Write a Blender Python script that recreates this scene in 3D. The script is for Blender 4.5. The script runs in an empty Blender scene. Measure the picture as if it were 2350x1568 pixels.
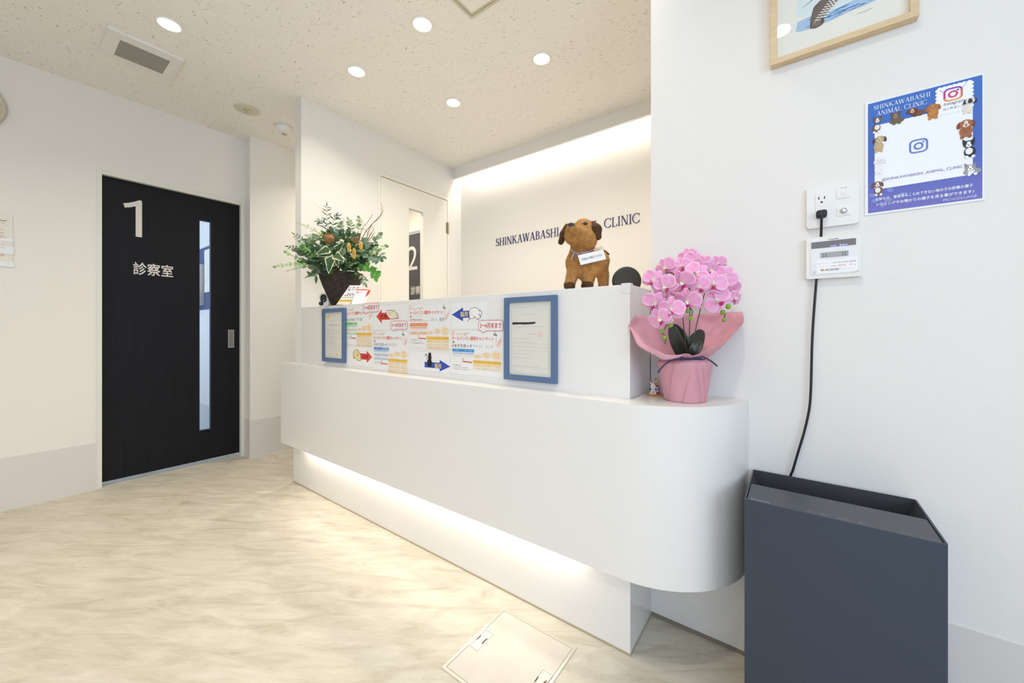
import bpy, math, random
import numpy as np
from mathutils import Vector, Matrix
from mathutils.geometry import tessellate_polygon

# ------------------------------------------------------------------ camera
sc = bpy.context.scene
COL = sc.collection
FPX, CX, HY = 874.0, 1175.0, 756.0            # focal length, centre column and horizon row of the 2350 x 1568 photograph
TH = math.radians(36.6)
CAM = Vector((0, 0, 1.0))
cam_d = bpy.data.cameras.new('camera')
cam_d.sensor_width = 36.0
cam_d.lens = 36.0 * FPX / 2350.0
cam_d.shift_y = -(784.0 - HY) / 2350.0
cam_d.clip_start = 0.02
cam = bpy.data.objects.new('camera', cam_d)
COL.objects.link(cam)
cam.location = CAM
cam.rotation_euler = (math.pi / 2, 0, TH)
sc.camera = cam

# ------------------------------------------------------------------ look, daylight
sc.view_settings.view_transform = 'Standard'
sc.view_settings.look = 'None'
sc.view_settings.gamma = 1.0
sc.view_settings.use_curve_mapping = False
sc.view_settings.exposure = 0.0
world = bpy.data.worlds.new('sky')
world.use_nodes = True
sc.world = world
bg = world.node_tree.nodes['Background']
bg.inputs[0].default_value = (0.62, 0.78, 1.0, 1)
bg.inputs[1].default_value = 0.5


def area_light(name, loc, rot, sx, sy, watts, col, shape='RECTANGLE', spread=180):
    l = bpy.data.lights.new(name, 'AREA')
    l.shape = shape
    l.size = sx
    if shape in ('RECTANGLE', 'ELLIPSE'):
        l.size_y = sy
    l.energy = watts
    l.color = col
    l.spread = math.radians(spread)
    o = bpy.data.objects.new(name, l)
    COL.objects.link(o)
    o.location = loc
    o.rotation_euler = rot
    return o


WARM = (1.0, 0.86, 0.66)
WARM2 = (1.0, 0.92, 0.79)
COOL = (0.60, 0.76, 1.0)
R90 = math.pi / 2
# daylight through the shop window behind and to the right of the camera
area_light('window_daylight', (0.72, -2.06, 1.42), (R90, 0, 0), 2.1, 1.84, 31, COOL)
area_light('added_side_daylight', (1.985, -0.7, 1.575), (0, R90, 0), 1.2, 1.5, 32, (0.62, 0.79, 1.0))  # added cool light from the right, brightens the counter's rounded end
# daylight in the consulting room behind door 1
area_light('consulting_room_daylight', (-4.5, -0.45, 1.5), (R90, 0, 0), 1.4, 1.8, 22, (0.70, 0.84, 1.0))
# LED line in the cove above the reception back wall and LED line under the counter
area_light('cove_led', (-1.13, 2.588, 2.485), (0, 0, 0), 2.62, 0.03, 9.5, (0.93, 0.90, 0.82))
area_light('under_counter_led', (-1.52, 1.118, 0.268), (0, 0, 0), 1.9, 0.03, 2.3, WARM2)

# ------------------------------------------------------------------ measuring helpers
FWD = Vector((-math.sin(TH), math.cos(TH), 0))
RGT = Vector((math.cos(TH), math.sin(TH), 0))
UP = Vector((0, 0, 1))


def ray(u, v):
    return FWD + RGT * ((u - CX) / FPX) + UP * ((HY - v) / FPX)


def at(u, v, d):
    return CAM + ray(u, v) * d


def on_y(u, v, y):
    r = ray(u, v)
    return CAM + r * (y / r.y)


def on_x(u, v, x):
    r = ray(u, v)
    return CAM + r * (x / r.x)


def on_z(u, v, z):
    r = ray(u, v)
    return CAM + r * ((z - 1.0) / r.z)


# ------------------------------------------------------------------ materials
def lin(h):
    h = h.lstrip('#')
    out = []
    for i in (0, 2, 4):
        c = int(h[i:i + 2], 16) / 255.0
        out.append(c / 12.92 if c <= 0.04045 else ((c + 0.055) / 1.055) ** 2.4)
    return (*out, 1.0)


MATS = {}


def nodes_of(m):
    return m.node_tree.nodes, m.node_tree.links


def mat(name, col, rough=0.5, metal=0.0, spec=0.5, bump=None, vary=None, coat=0.0, sheen=0.0, sub=0.0):
    if name in MATS:
        return MATS[name]
    m = bpy.data.materials.new(name)
    m.use_nodes = True
    n, l = nodes_of(m)
    b = n['Principled BSDF']
    c = lin(col) if isinstance(col, str) else (*col, 1.0)[:4]
    b.inputs['Base Color'].default_value = c
    b.inputs['Roughness'].default_value = rough
    b.inputs['Metallic'].default_value = metal
    b.inputs['Specular IOR Level'].default_value = spec
    b.inputs['Coat Weight'].default_value = coat
    b.inputs['Coat Roughness'].default_value = 0.08
    b.inputs['Sheen Weight'].default_value = sheen
    if sub:
        b.inputs['Subsurface Weight'].default_value = sub
        b.inputs['Subsurface Radius'].default_value = (0.01, 0.006, 0.006)
    if bump or vary:
        tc = n.new('ShaderNodeTexCoord')
    if vary:                                    # (scale, strength, other colour)
        nz = n.new('ShaderNodeTexNoise')
        nz.inputs['Scale'].default_value = vary[0]
        nz.inputs['Detail'].default_value = 5
        l.new(tc.outputs['Object'], nz.inputs['Vector'])
        rp = n.new('ShaderNodeValToRGB')
        rp.color_ramp.elements[0].position = 0.38
        rp.color_ramp.elements[1].position = 0.68
        rp.color_ramp.elements[0].color = c
        o2 = lin(vary[2])
        rp.color_ramp.elements[1].color = tuple(c[i] * (1 - vary[1]) + o2[i] * vary[1] for i in range(3)) + (1,)
        l.new(nz.outputs['Fac'], rp.inputs['Fac'])
        l.new(rp.outputs['Color'], b.inputs['Base Color'])
    if bump:                                    # (scale, distance)
        nb = n.new('ShaderNodeTexNoise')
        nb.inputs['Scale'].default_value = bump[0]
        nb.inputs['Detail'].default_value = 4
        l.new(tc.outputs['Object'], nb.inputs['Vector'])
        bp = n.new('ShaderNodeBump')
        bp.inputs['Distance'].default_value = bump[1]
        bp.inputs['Strength'].default_value = 0.6
        l.new(nb.outputs['Fac'], bp.inputs['Height'])
        l.new(bp.outputs['Normal'], b.inputs['Normal'])
    MATS[name] = m
    return m


def ink(h):
    return mat('print_' + h.lstrip('#'), h, 0.55, spec=0.3)


def emit(name, col, s):
    if name in MATS:
        return MATS[name]
    m = bpy.data.materials.new(name)
    m.use_nodes = True
    n, l = nodes_of(m)
    b = n['Principled BSDF']
    b.inputs['Base Color'].default_value = (0.8, 0.8, 0.8, 1)
    b.inputs['Emission Color'].default_value = (*col, 1)
    b.inputs['Emission Strength'].default_value = s
    MATS[name] = m
    return m


def pane_mat(name, tint=(1, 1, 1), refl=1.0):
    if name in MATS:
        return MATS[name]
    m = bpy.data.materials.new(name)
    m.use_nodes = True
    n, l = nodes_of(m)
    n.remove(n['Principled BSDF'])
    out = n['Material Output']
    t = n.new('ShaderNodeBsdfTransparent')
    t.inputs[0].default_value = (*tint, 1)
    g = n.new('ShaderNodeBsdfGlossy')
    g.inputs['Roughness'].default_value = 0.01
    lw = n.new('ShaderNodeLayerWeight')
    lw.inputs['Blend'].default_value = 0.5
    pw = n.new('ShaderNodeMath')
    pw.operation = 'POWER'
    pw.inputs[1].default_value = 5.0
    l.new(lw.outputs['Facing'], pw.inputs[0])
    mu = n.new('ShaderNodeMath')
    mu.operation = 'MULTIPLY_ADD'
    mu.inputs[1].default_value = 0.5 * refl
    mu.inputs[2].default_value = 0.025 * refl
    l.new(pw.outputs[0], mu.inputs[0])
    mx = n.new('ShaderNodeMixShader')
    l.new(mu.outputs[0], mx.inputs[0])
    l.new(t.outputs[0], mx.inputs[1])
    l.new(g.outputs[0], mx.inputs[2])
    l.new(mx.outputs[0], out.inputs['Surface'])
    MATS[name] = m
    return m


def floor_mat():
    m = bpy.data.materials.new('marble_vinyl_floor')
    m.use_nodes = True
    n, l = nodes_of(m)
    b = n['Principled BSDF']
    b.inputs['Roughness'].default_value = 0.42
    b.inputs['Specular IOR Level'].default_value = 0.35
    tc = n.new('ShaderNodeTexCoord')
    mp = n.new('ShaderNodeMapping')
    mp.vector_type = 'TEXTURE'
    mp.inputs['Rotation'].default_value = (0, 0, math.radians(34))
    mp.inputs['Scale'].default_value = (0.36, 0.085, 1)
    l.new(tc.outputs['Object'], mp.inputs['Vector'])
    w = n.new('ShaderNodeTexNoise')
    w.inputs['Scale'].default_value = 1.6
    w.inputs['Detail'].default_value = 8
    w.inputs['Roughness'].default_value = 0.68
    w.inputs['Distortion'].default_value = 0.9
    l.new(mp.outputs[0], w.inputs['Vector'])
    r = n.new('ShaderNodeValToRGB')
    e = r.color_ramp.elements
    e[0].position, e[0].color = 0.28, lin('#b2a893')
    e[1].position, e[1].color = 0.70, lin('#dad2c3')
    x = e.new(0.44)
    x.color = lin('#c6bdab')
    x = e.new(0.54)
    x.color = lin('#cec6b6')
    l.new(w.outputs['Fac'], r.inputs['Fac'])
    l.new(r.outputs['Color'], b.inputs['Base Color'])
    return m


def ceiling_mat():
    m = bpy.data.materials.new('fissured_ceiling_board')
    m.use_nodes = True
    n, l = nodes_of(m)
    b = n['Principled BSDF']
    b.inputs['Roughness'].default_value = 0.9
    b.inputs['Specular IOR Level'].default_value = 0.1
    tc = n.new('ShaderNodeTexCoord')
    prev = None
    for k, (ang, sx, sy, th) in enumerate(((14, 38, 165, 0.675), (55, 44, 190, 0.69), (-28, 60, 150, 0.70))):
        mp = n.new('ShaderNodeMapping')
        mp.vector_type = 'TEXTURE'
        mp.inputs['Rotation'].default_value = (0, 0, math.radians(ang))
        mp.inputs['Location'].default_value = (k * 3.1, k * 1.7, 0)
        mp.inputs['Scale'].default_value = (1 / sx, 1 / sy, 1)
        l.new(tc.outputs['Object'], mp.inputs['Vector'])
        nz = n.new('ShaderNodeTexNoise')
        nz.inputs['Scale'].default_value = 1.0
        nz.inputs['Detail'].default_value = 2.0
        nz.inputs['Distortion'].default_value = 0.7
        l.new(mp.outputs[0], nz.inputs['Vector'])
        mr = n.new('ShaderNodeMapRange')
        mr.inputs['From Min'].default_value = th
        mr.inputs['From Max'].default_value = th + 0.05
        l.new(nz.outputs['Fac'], mr.inputs['Value'])
        if prev is None:
            prev = mr.outputs[0]
        else:
            a = n.new('ShaderNodeMath')
            a.operation = 'MAXIMUM'
            l.new(prev, a.inputs[0])
            l.new(mr.outputs[0], a.inputs[1])
            prev = a.outputs[0]
    mx = n.new('ShaderNodeMix')
    mx.data_type = 'RGBA'
    mx.inputs['A'].default_value = lin('#f5f1e9')
    mx.inputs['B'].default_value = lin('#b6b0a3')
    l.new(prev, mx.inputs['Factor'])
    l.new(mx.outputs['Result'], b.inputs['Base Color'])
    bp = n.new('ShaderNodeBump')
    bp.inputs['Distance'].default_value = 0.0015
    bp.inputs['Strength'].default_value = 0.3
    bp.invert = True
    l.new(prev, bp.inputs['Height'])
    l.new(bp.outputs['Normal'], b.inputs['Normal'])
    return m


def wood_mat(name, c1, c2, rough, scale, rot=(0, 0, 0), spec=0.5):
    m = bpy.data.materials.new(name)
    m.use_nodes = True
    n, l = nodes_of(m)
    b = n['Principled BSDF']
    b.inputs['Roughness'].default_value = rough
    b.inputs['Specular IOR Level'].default_value = spec
    tc = n.new('ShaderNodeTexCoord')
    mp = n.new('ShaderNodeMapping')
    mp.inputs['Scale'].default_value = scale
    mp.inputs['Rotation'].default_value = rot
    l.new(tc.outputs['Object'], mp.inputs['Vector'])
    w = n.new('ShaderNodeTexNoise')
    w.inputs['Scale'].default_value = 3
    w.inputs['Detail'].default_value = 6
    w.inputs['Distortion'].default_value = 0.6
    l.new(mp.outputs[0], w.inputs['Vector'])
    r = n.new('ShaderNodeValToRGB')
    e = r.color_ramp.elements
    e[0].position, e[0].color = 0.35, lin(c1)
    e[1].position, e[1].color = 0.65, lin(c2)
    l.new(w.outputs['Fac'], r.inputs['Fac'])
    l.new(r.outputs['Color'], b.inputs['Base Color'])
    return m


M_WALL = mat('white_wallpaper', '#ece8e2', 0.75, spec=0.25, bump=(260, 0.0008))
M_SKIRT = mat('pale_vinyl_skirting', '#ddd8d3', 0.55, spec=0.3)
M_CEIL = ceiling_mat()
M_FLOOR = floor_mat()
M_COUNTER = mat('white_laminate', '#efebe6', 0.2, spec=0.5)
M_CASING = mat('off_white_casing', '#e4e3da', 0.45)
M_DOORDARK = wood_mat('dark_navy_woodgrain', '#0d0e15', '#15161e', 0.55, (4, 60, 1.2), spec=0.22)
M_DOORWHITE = mat('cream_door', '#efebe0', 0.5)
M_GLASS = pane_mat('clear_glass')
M_PLASTIC = mat('white_plastic', '#eeebe6', 0.35)
M_GREYPL = mat('pale_grey_plastic', '#b9b6ad', 0.5)
M_STEEL = mat('brushed_steel', '#a9a8a4', 0.38, metal=0.9)
M_BLACK = mat('black_rubber', '#1c1b1f', 0.45)
M_JOINT2 = mat('tan_floor_joint', '#b3a58d', 0.7)
M_JOINT = mat('taupe_floor_joint', '#8d8272', 0.7)


# ------------------------------------------------------------------ mesh building
class MB:
    def __init__(s):
        s.v, s.f, s.m, s.mats = [], [], [], []

    def mi(s, m):
        if m not in s.mats:
            s.mats.append(m)
        return s.mats.index(m)

    def add(s, vs, fs, m):
        k = len(s.v)
        s.v += [Vector(p) for p in vs]
        i = s.mi(m)
        for f in fs:
            s.f.append([k + a for a in f])
            s.m.append(i)
        return s

    def box(s, x0, y0, z0, x1, y1, z1, m):
        vs = [(x, y, z) for x in (x0, x1) for y in (y0, y1) for z in (z0, z1)]
        return s.add(vs, [(0, 1, 3, 2), (4, 6, 7, 5), (0, 4, 5, 1), (2, 3, 7, 6), (0, 2, 6, 4), (1, 5, 7, 3)], m)

    def prism(s, pts, axis, a, b, m):
        """pts: outline in the plane across AXIS (x: (y,z), y: (x,z), z: (x,y)), from a to b."""
        def P(p, t):
            return {'x': (t, p[0], p[1]), 'y': (p[0], t, p[1]), 'z': (p[0], p[1], t)}[axis]
        n = len(pts)
        ar = sum(pts[i][0] * pts[(i + 1) % n][1] - pts[(i + 1) % n][0] * pts[i][1] for i in range(n))
        if (ar < 0) != (axis == 'y'):
            pts = pts[::-1]
        if b < a:
            a, b = b, a
        vs = [P(p, a) for p in pts] + [P(p, b) for p in pts]
        tri = tessellate_polygon([[Vector((p[0], p[1], 0)) for p in pts]])
        fs = []
        for t in tri:
            q = [pts[i] for i in t]
            c = (q[1][0] - q[0][0]) * (q[2][1] - q[0][1]) - (q[2][0] - q[0][0]) * (q[1][1] - q[0][1])
            t = tuple(t) if (c > 0) != (axis == 'y') else tuple(t)[::-1]
            fs.append(tuple(i + n for i in t))
            fs.append(tuple(t)[::-1])
        fs += [(i, (i + 1) % n, n + (i + 1) % n, n + i) for i in range(n)]
        return s.add(vs, fs, m)

    def rim(s, axis, a0, b0, a1, b1, w, t0, t1, m):
        """mitred rectangular frame across AXIS, width w (or (wa, wb)), from t0 to t1"""
        wa, wb = w if isinstance(w, tuple) else (w, w)
        o = [(a0, b0), (a1, b0), (a1, b1), (a0, b1)]
        i = [(a0 + wa, b0 + wb), (a1 - wa, b0 + wb), (a1 - wa, b1 - wb), (a0 + wa, b1 - wb)]

        def P(p, t):
            return {'x': (t, p[0], p[1]), 'y': (p[0], t, p[1]), 'z': (p[0], p[1], t)}[axis]
        vs = [P(p, t) for t in (t0, t1) for p in o + i]
        fs = []
        for k in range(4):
            j = (k + 1) % 4
            fs += [(k, 4 + k, 4 + j, j), (8 + k, 8 + j, 12 + j, 12 + k), (k, j, 8 + j, 8 + k), (4 + j, 4 + k, 12 + k, 12 + j)]
        if axis == 'y':
            fs = [f[::-1] for f in fs]
        return s.add(vs, fs, m)

    def tube(s, pts, r, m, n=10, caps=True):
        pts = [Vector(p) for p in pts]
        rs = r if isinstance(r, (list, tuple)) else [r] * len(pts)
        vs, up = [], None
        for i, p in enumerate(pts):
            t = (pts[min(i + 1, len(pts) - 1)] - pts[max(i - 1, 0)]).normalized()
            if up is None:
                up = t.orthogonal().normalized()
            up = (up - t * up.dot(t)).normalized()
            w = t.cross(up)
            for k in range(n):
                a = 2 * math.pi * k / n
                vs.append(p + (up * math.cos(a) + w * math.sin(a)) * rs[i])
        fs = []
        for i in range(len(pts) - 1):
            for k in range(n):
                fs.append((i * n + k, i * n + (k + 1) % n, (i + 1) * n + (k + 1) % n, (i + 1) * n + k))
        if caps:
            fs.append(tuple(range(n))[::-1])
            fs.append(tuple((len(pts) - 1) * n + k for k in range(n)))
        return s.add(vs, fs, m)

    def lathe(s, prof, c, m, n=32, axis=None):
        """prof: (radius, height) pairs around +z (or AXIS) through c."""
        c = Vector(c)
        q = Vector((0, 0, 1)).rotation_difference(Vector(axis)) if axis else None
        vs = []
        for r, z in prof:
            for k in range(n):
                a = 2 * math.pi * k / n
                p = Vector((r * math.cos(a), r * math.sin(a), z))
                vs.append(c + (q @ p if q else p))
        fs = []
        for i in range(len(prof) - 1):
            for k in range(n):
                fs.append((i * n + k, i * n + (k + 1) % n, (i + 1) * n + (k + 1) % n, (i + 1) * n + k))
        fs.append(tuple(range(n))[::-1])
        fs.append(tuple((len(prof) - 1) * n + k for k in range(n)))
        return s.add(vs, fs, m)

    def ball(s, c, rx, ry, rz, m, rot=None, nu=14, nv=9):
        c = Vector(c)
        vs = []
        for j in range(nv + 1):
            b = math.pi * j / nv
            for k in range(nu):
                a = 2 * math.pi * k / nu
                p = Vector((rx * math.sin(b) * math.cos(a), ry * math.sin(b) * math.sin(a), -rz * math.cos(b)))
                vs.append(c + (rot @ p if rot else p))
        fs = []
        for j in range(nv):
            for k in range(nu):
                fs.append((j * nu + k, j * nu + (k + 1) % nu, (j + 1) * nu + (k + 1) % nu, (j + 1) * nu + k))
        return s.add(vs, fs, m)

    def build(s, name, parent=None, smooth=False, bevel=0.0, seg=2, kind=None, thick=0.0, subd=0, auto=None, local=False):
        me = bpy.data.meshes.new(name)
        off = Vector((0, 0, 0))
        q = parent
        while q is not None and not local:
            off += Vector(q.location)
            q = q.parent
        me.from_pydata([tuple(p - off) for p in s.v], [], s.f)
        for m in s.mats:
            me.materials.append(m)
        me.polygons.foreach_set('material_index', s.m)
        me.validate()
        me.update()
        if smooth:
            me.polygons.foreach_set('use_smooth', [True] * len(me.polygons))
        o = bpy.data.objects.new(name, me)
        COL.objects.link(o)
        if parent is not None:
            o.parent = parent
        if auto:
            me.polygons.foreach_set('use_smooth', [True] * len(me.polygons))
            md = o.modifiers.new('edge', 'EDGE_SPLIT')
            md.split_angle = math.radians(auto)
        if bevel:
            md = o.modifiers.new('bevel', 'BEVEL')
            md.width = bevel
            md.segments = seg
            md.limit_method = 'ANGLE'
            md.angle_limit = math.radians(50)
        if thick:
            md = o.modifiers.new('thick', 'SOLIDIFY')
            md.thickness = thick
            md.offset = 0
        if subd:
            md = o.modifiers.new('sub', 'SUBSURF')
            md.levels = subd
            md.render_levels = subd
        if kind:
            o['kind'] = kind
        return o


def thing(name, label, cat, loc=(0, 0, 0), group=None):
    o = bpy.data.objects.new(name, None)
    COL.objects.link(o)
    o.location = loc
    o.empty_display_size = 0.05
    return tag(o, label, cat, group)


def tag(o, label, cat, group=None):
    o['label'] = label
    o['category'] = cat
    if group:
        o['group'] = group
    return o


def dup(root, loc, label=None):
    r = root.copy()
    COL.objects.link(r)
    r.location = loc
    if label:
        r['label'] = label
    for ch in list(root.children):
        c = ch.copy()
        COL.objects.link(c)
        c.parent = r
        for g in ch.children:
            d = g.copy()
            COL.objects.link(d)
            d.parent = c
    return r


_TXT = {}


def text_shape(body, off=0.0, res=3):
    """outline of a line of writing as flat faces, (verts 2D, faces)"""
    k = (body, off, res)
    if k not in _TXT:
        c = bpy.data.curves.new('writing', 'FONT')
        c.body = body
        c.resolution_u = res
        c.offset = off
        o = bpy.data.objects.new('writing', c)
        COL.objects.link(o)
        bpy.context.view_layer.update()
        ev = o.evaluated_get(bpy.context.evaluated_depsgraph_get())
        me = bpy.data.meshes.new_from_object(ev)
        vs = [(v.co.x, v.co.y) for v in me.vertices]
        fs = [tuple(p.vertices) for p in me.polygons]
        bpy.data.objects.remove(o)
        bpy.data.curves.remove(c)
        bpy.data.meshes.remove(me)
        out = []
        for f in fs:
            a = sum(vs[f[i]][0] * vs[f[(i + 1) % len(f)]][1] - vs[f[(i + 1) % len(f)]][0] * vs[f[i]][1] for i in range(len(f)))
            out.append(f if a > 0 else f[::-1])
        _TXT[k] = (vs, out)
    return _TXT[k]


class Sheet(MB):
    """flat printed matter on a plane: o + ex*a + ez*b, printed layers lifted along n"""

    def __init__(s, o, ex, ez, lift=0.00025):
        super().__init__()
        s.o, s.ex, s.ez = Vector(o), Vector(ex), Vector(ez)
        s.n = s.ex.cross(s.ez).normalized()
        s.lift = lift
        s.q = 0.0

    def up(s, k):
        s.q += 0.013
        return k + s.q

    def P(s, a, b, k=0.0):
        return s.o + s.ex * a + s.ez * b + s.n * (k * s.lift)

    def slab(s, a0, b0, a1, b1, th, m):
        """body of the sheet, its face on layer 0"""
        vs = []
        for t in (-th, 0):
            for a, b in ((a0, b0), (a1, b0), (a1, b1), (a0, b1)):
                vs.append(s.o + s.ex * a + s.ez * b + s.n * t)
        return s.add(vs, [(3, 2, 1, 0), (4, 5, 6, 7), (0, 1, 5, 4), (1, 2, 6, 5), (2, 3, 7, 6), (3, 0, 4, 7)], m)

    def poly(s, pts, m, k=1):
        k = s.up(k)
        tri = tessellate_polygon([[Vector((p[0], p[1], 0)) for p in pts]])
        fs = []
        for t in tri:
            q = [pts[i] for i in t]
            c = (q[1][0] - q[0][0]) * (q[2][1] - q[0][1]) - (q[2][0] - q[0][0]) * (q[1][1] - q[0][1])
            fs.append(tuple(t) if c > 0 else tuple(t)[::-1])
        return s.add([s.P(a, b, k) for a, b in pts], fs, m)

    def solid(s, pts, th, m, k=0):
        """outline with a thickness standing off the plane"""
        n = len(pts)
        ar = sum(pts[i][0] * pts[(i + 1) % n][1] - pts[(i + 1) % n][0] * pts[i][1] for i in range(n))
        if ar < 0:
            pts = pts[::-1]
        tri = tessellate_polygon([[Vector((p[0], p[1], 0)) for p in pts]])
        b0 = [s.P(a, b, k) for a, b in pts]
        vs = b0 + [p + s.n * th for p in b0]
        fs = []
        for t in tri:
            q = [pts[i] for i in t]
            c = (q[1][0] - q[0][0]) * (q[2][1] - q[0][1]) - (q[2][0] - q[0][0]) * (q[1][1] - q[0][1])
            t = tuple(t) if c > 0 else tuple(t)[::-1]
            fs.append(tuple(i + n for i in t))
            fs.append(t[::-1])
        fs += [(i, (i + 1) % n, n + (i + 1) % n, n + i) for i in range(n)]
        return s.add(vs, fs, m)

    def rect(s, a0, b0, a1, b1, m, k=1, one=True):
        if one:
            s.q += 0.006
            k += s.q
        a0, a1 = min(a0, a1), max(a0, a1)
        b0, b1 = min(b0, b1), max(b0, b1)
        return s.add([s.P(a0, b0, k), s.P(a1, b0, k), s.P(a1, b1, k), s.P(a0, b1, k)], [(0, 1, 2, 3)], m)

    def ell(s, a, b, ra, rb, m, k=1, n=24, rot=0.0):
        k = s.up(k)
        cr, sr = math.cos(rot), math.sin(rot)
        pts = []
        for i in range(n):
            t = 2 * math.pi * i / n
            x, y = ra * math.cos(t), rb * math.sin(t)
            pts.append((a + x * cr - y * sr, b + x * sr + y * cr))
        return s.add([s.P(x, y, k) for x, y in pts], [tuple(range(n))], m)

    def stroke(s, pts, w, m, k=1, closed=False):
        k = s.up(k)
        pts = [Vector((p[0], p[1])) for p in pts]
        n = len(pts)
        L, Rr = [], []
        ws = w if isinstance(w, (list, tuple)) else [w] * n
        for i in range(n):
            a = pts[(i - 1) % n] if closed else pts[max(i - 1, 0)]
            b = pts[(i + 1) % n] if closed else pts[min(i + 1, n - 1)]
            t = (b - a)
            t = t.normalized() if t.length > 1e-9 else Vector((1, 0))
            nn = Vector((-t.y, t.x))
            sc_ = 1.0
            if closed or 0 < i < n - 1:
                e = (b - pts[i])
                if e.length > 1e-9:
                    d = abs(nn.dot(Vector((-e.y, e.x)).normalized()))
                    sc_ = min(1.6, 1 / max(d, 0.3))
            L.append(pts[i] + nn * ws[i] * sc_ / 2)
            Rr.append(pts[i] - nn * ws[i] * sc_ / 2)
        vs = [s.P(p.x, p.y, k) for p in Rr] + [s.P(p.x, p.y, k) for p in L]
        fs = []
        for i in range(n if closed else n - 1):
            j = (i + 1) % n
            fs.append((i, j, n + j, n + i))
        return s.add(vs, fs, m)

    def text(s, body, a0, b0, a1, b1, m, k=2, off=0.0, keep=False, res=3, skew=0.0):
        """writing fitted into the box a0..a1, b0..b1"""
        vs, fs = text_shape(body, 0.0, res)
        if not vs:
            return s
        x0, x1 = min(p[0] for p in vs), max(p[0] for p in vs)
        y0, y1 = min(p[1] for p in vs), max(p[1] for p in vs)
        sx, sy = (a1 - a0) / max(x1 - x0, 1e-6), (b1 - b0) / max(y1 - y0, 1e-6)
        if keep:
            sx = sy = min(sx, sy)
        sh = [(0, 0)] if off <= 0 else [(-off, -off), (off, off), (off, -off), (-off, off)]   # heavier strokes: the same writing set off a hair each way
        for dx, dy in sh:
            kk = s.up(k)
            s.add([s.P(a0 + (p[0] + dx - x0) * sx + skew * (p[1] - y0) * sy, b0 + (p[1] + dy - y0) * sy, kk) for p in vs], fs, m)
        return s

    def dashes(s, a0, a1, b, h, m, rng, k=2, fill=0.8):
        """a line of writing too small to read"""
        x = a0
        k = s.up(k)
        h *= 0.85
        while x < a1:
            w = rng.uniform(0.35, 0.95) * h
            e = min(x + w, a1)
            if rng.random() < fill:
                f_ = rng.choice((0.5, 0.5, 0.3, 0.1))
                g_ = rng.choice((0.5, 0.5, 0.3, 0.1))
                s.rect(x, b - h * f_, e, b + h * g_, m, k, False)
            x = e + h * rng.choice((0.2, 0.25, 0.3, 0.6))
        return s


def arc(cx, cy, rx, ry, a0, a1, n=18):
    return [(cx + rx * math.cos(math.radians(a0 + (a1 - a0) * i / n)), cy + ry * math.sin(math.radians(a0 + (a1 - a0) * i / n))) for i in range(n + 1)]


def rrect(x0, y0, x1, y1, r, n=5):
    p = []
    for cx, cy, a in ((x1 - r, y1 - r, 0), (x0 + r, y1 - r, 90), (x0 + r, y0 + r, 180), (x1 - r, y0 + r, 270)):
        p += arc(cx, cy, r, r, a, a + 90, n)
    return p


# serif capitals, drawn as strokes: every entry is an outline in a cap height of 1
def _bar(x0, y0, x1, y1):
    return [(x0, y0), (x1, y0), (x1, y1), (x0, y1)]


def _slant(xa, xb, w, ya=0.0, yb=1.0):
    return [(xa - w / 2, ya), (xa + w / 2, ya), (xb + w / 2, yb), (xb - w / 2, yb)]


def _ribbon(pts, ws):
    L, Rr = [], []
    for i, p in enumerate(pts):
        a, b = pts[max(i - 1, 0)], pts[min(i + 1, len(pts) - 1)]
        tx, ty = b[0] - a[0], b[1] - a[1]
        d = math.hypot(tx, ty) or 1
        nx, ny = -ty / d, tx / d
        L.append((p[0] + nx * ws[i] / 2, p[1] + ny * ws[i] / 2))
        Rr.append((p[0] - nx * ws[i] / 2, p[1] - ny * ws[i] / 2))
    return Rr + L[::-1]


T_, t_, q_ = 0.105, 0.038, 0.032          # thick stroke, hairline, serif height


def _stem(x, w=T_):
    return [_bar(x - w / 2, 0, x + w / 2, 1), _bar(x - w / 2 - 0.07, 0, x + w / 2 + 0.07, q_), _bar(x - w / 2 - 0.07, 1 - q_, x + w / 2 + 0.07, 1)]


def _bowl(cx, cy, rx, ry, a0, a1):
    p = arc(cx, cy, rx, ry, a0, a1, 20)
    ws = [t_ + (T_ - t_) * abs(math.cos(math.radians(a0 + (a1 - a0) * i / 20))) ** 1.3 for i in range(21)]
    return _ribbon(p, ws)


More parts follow.
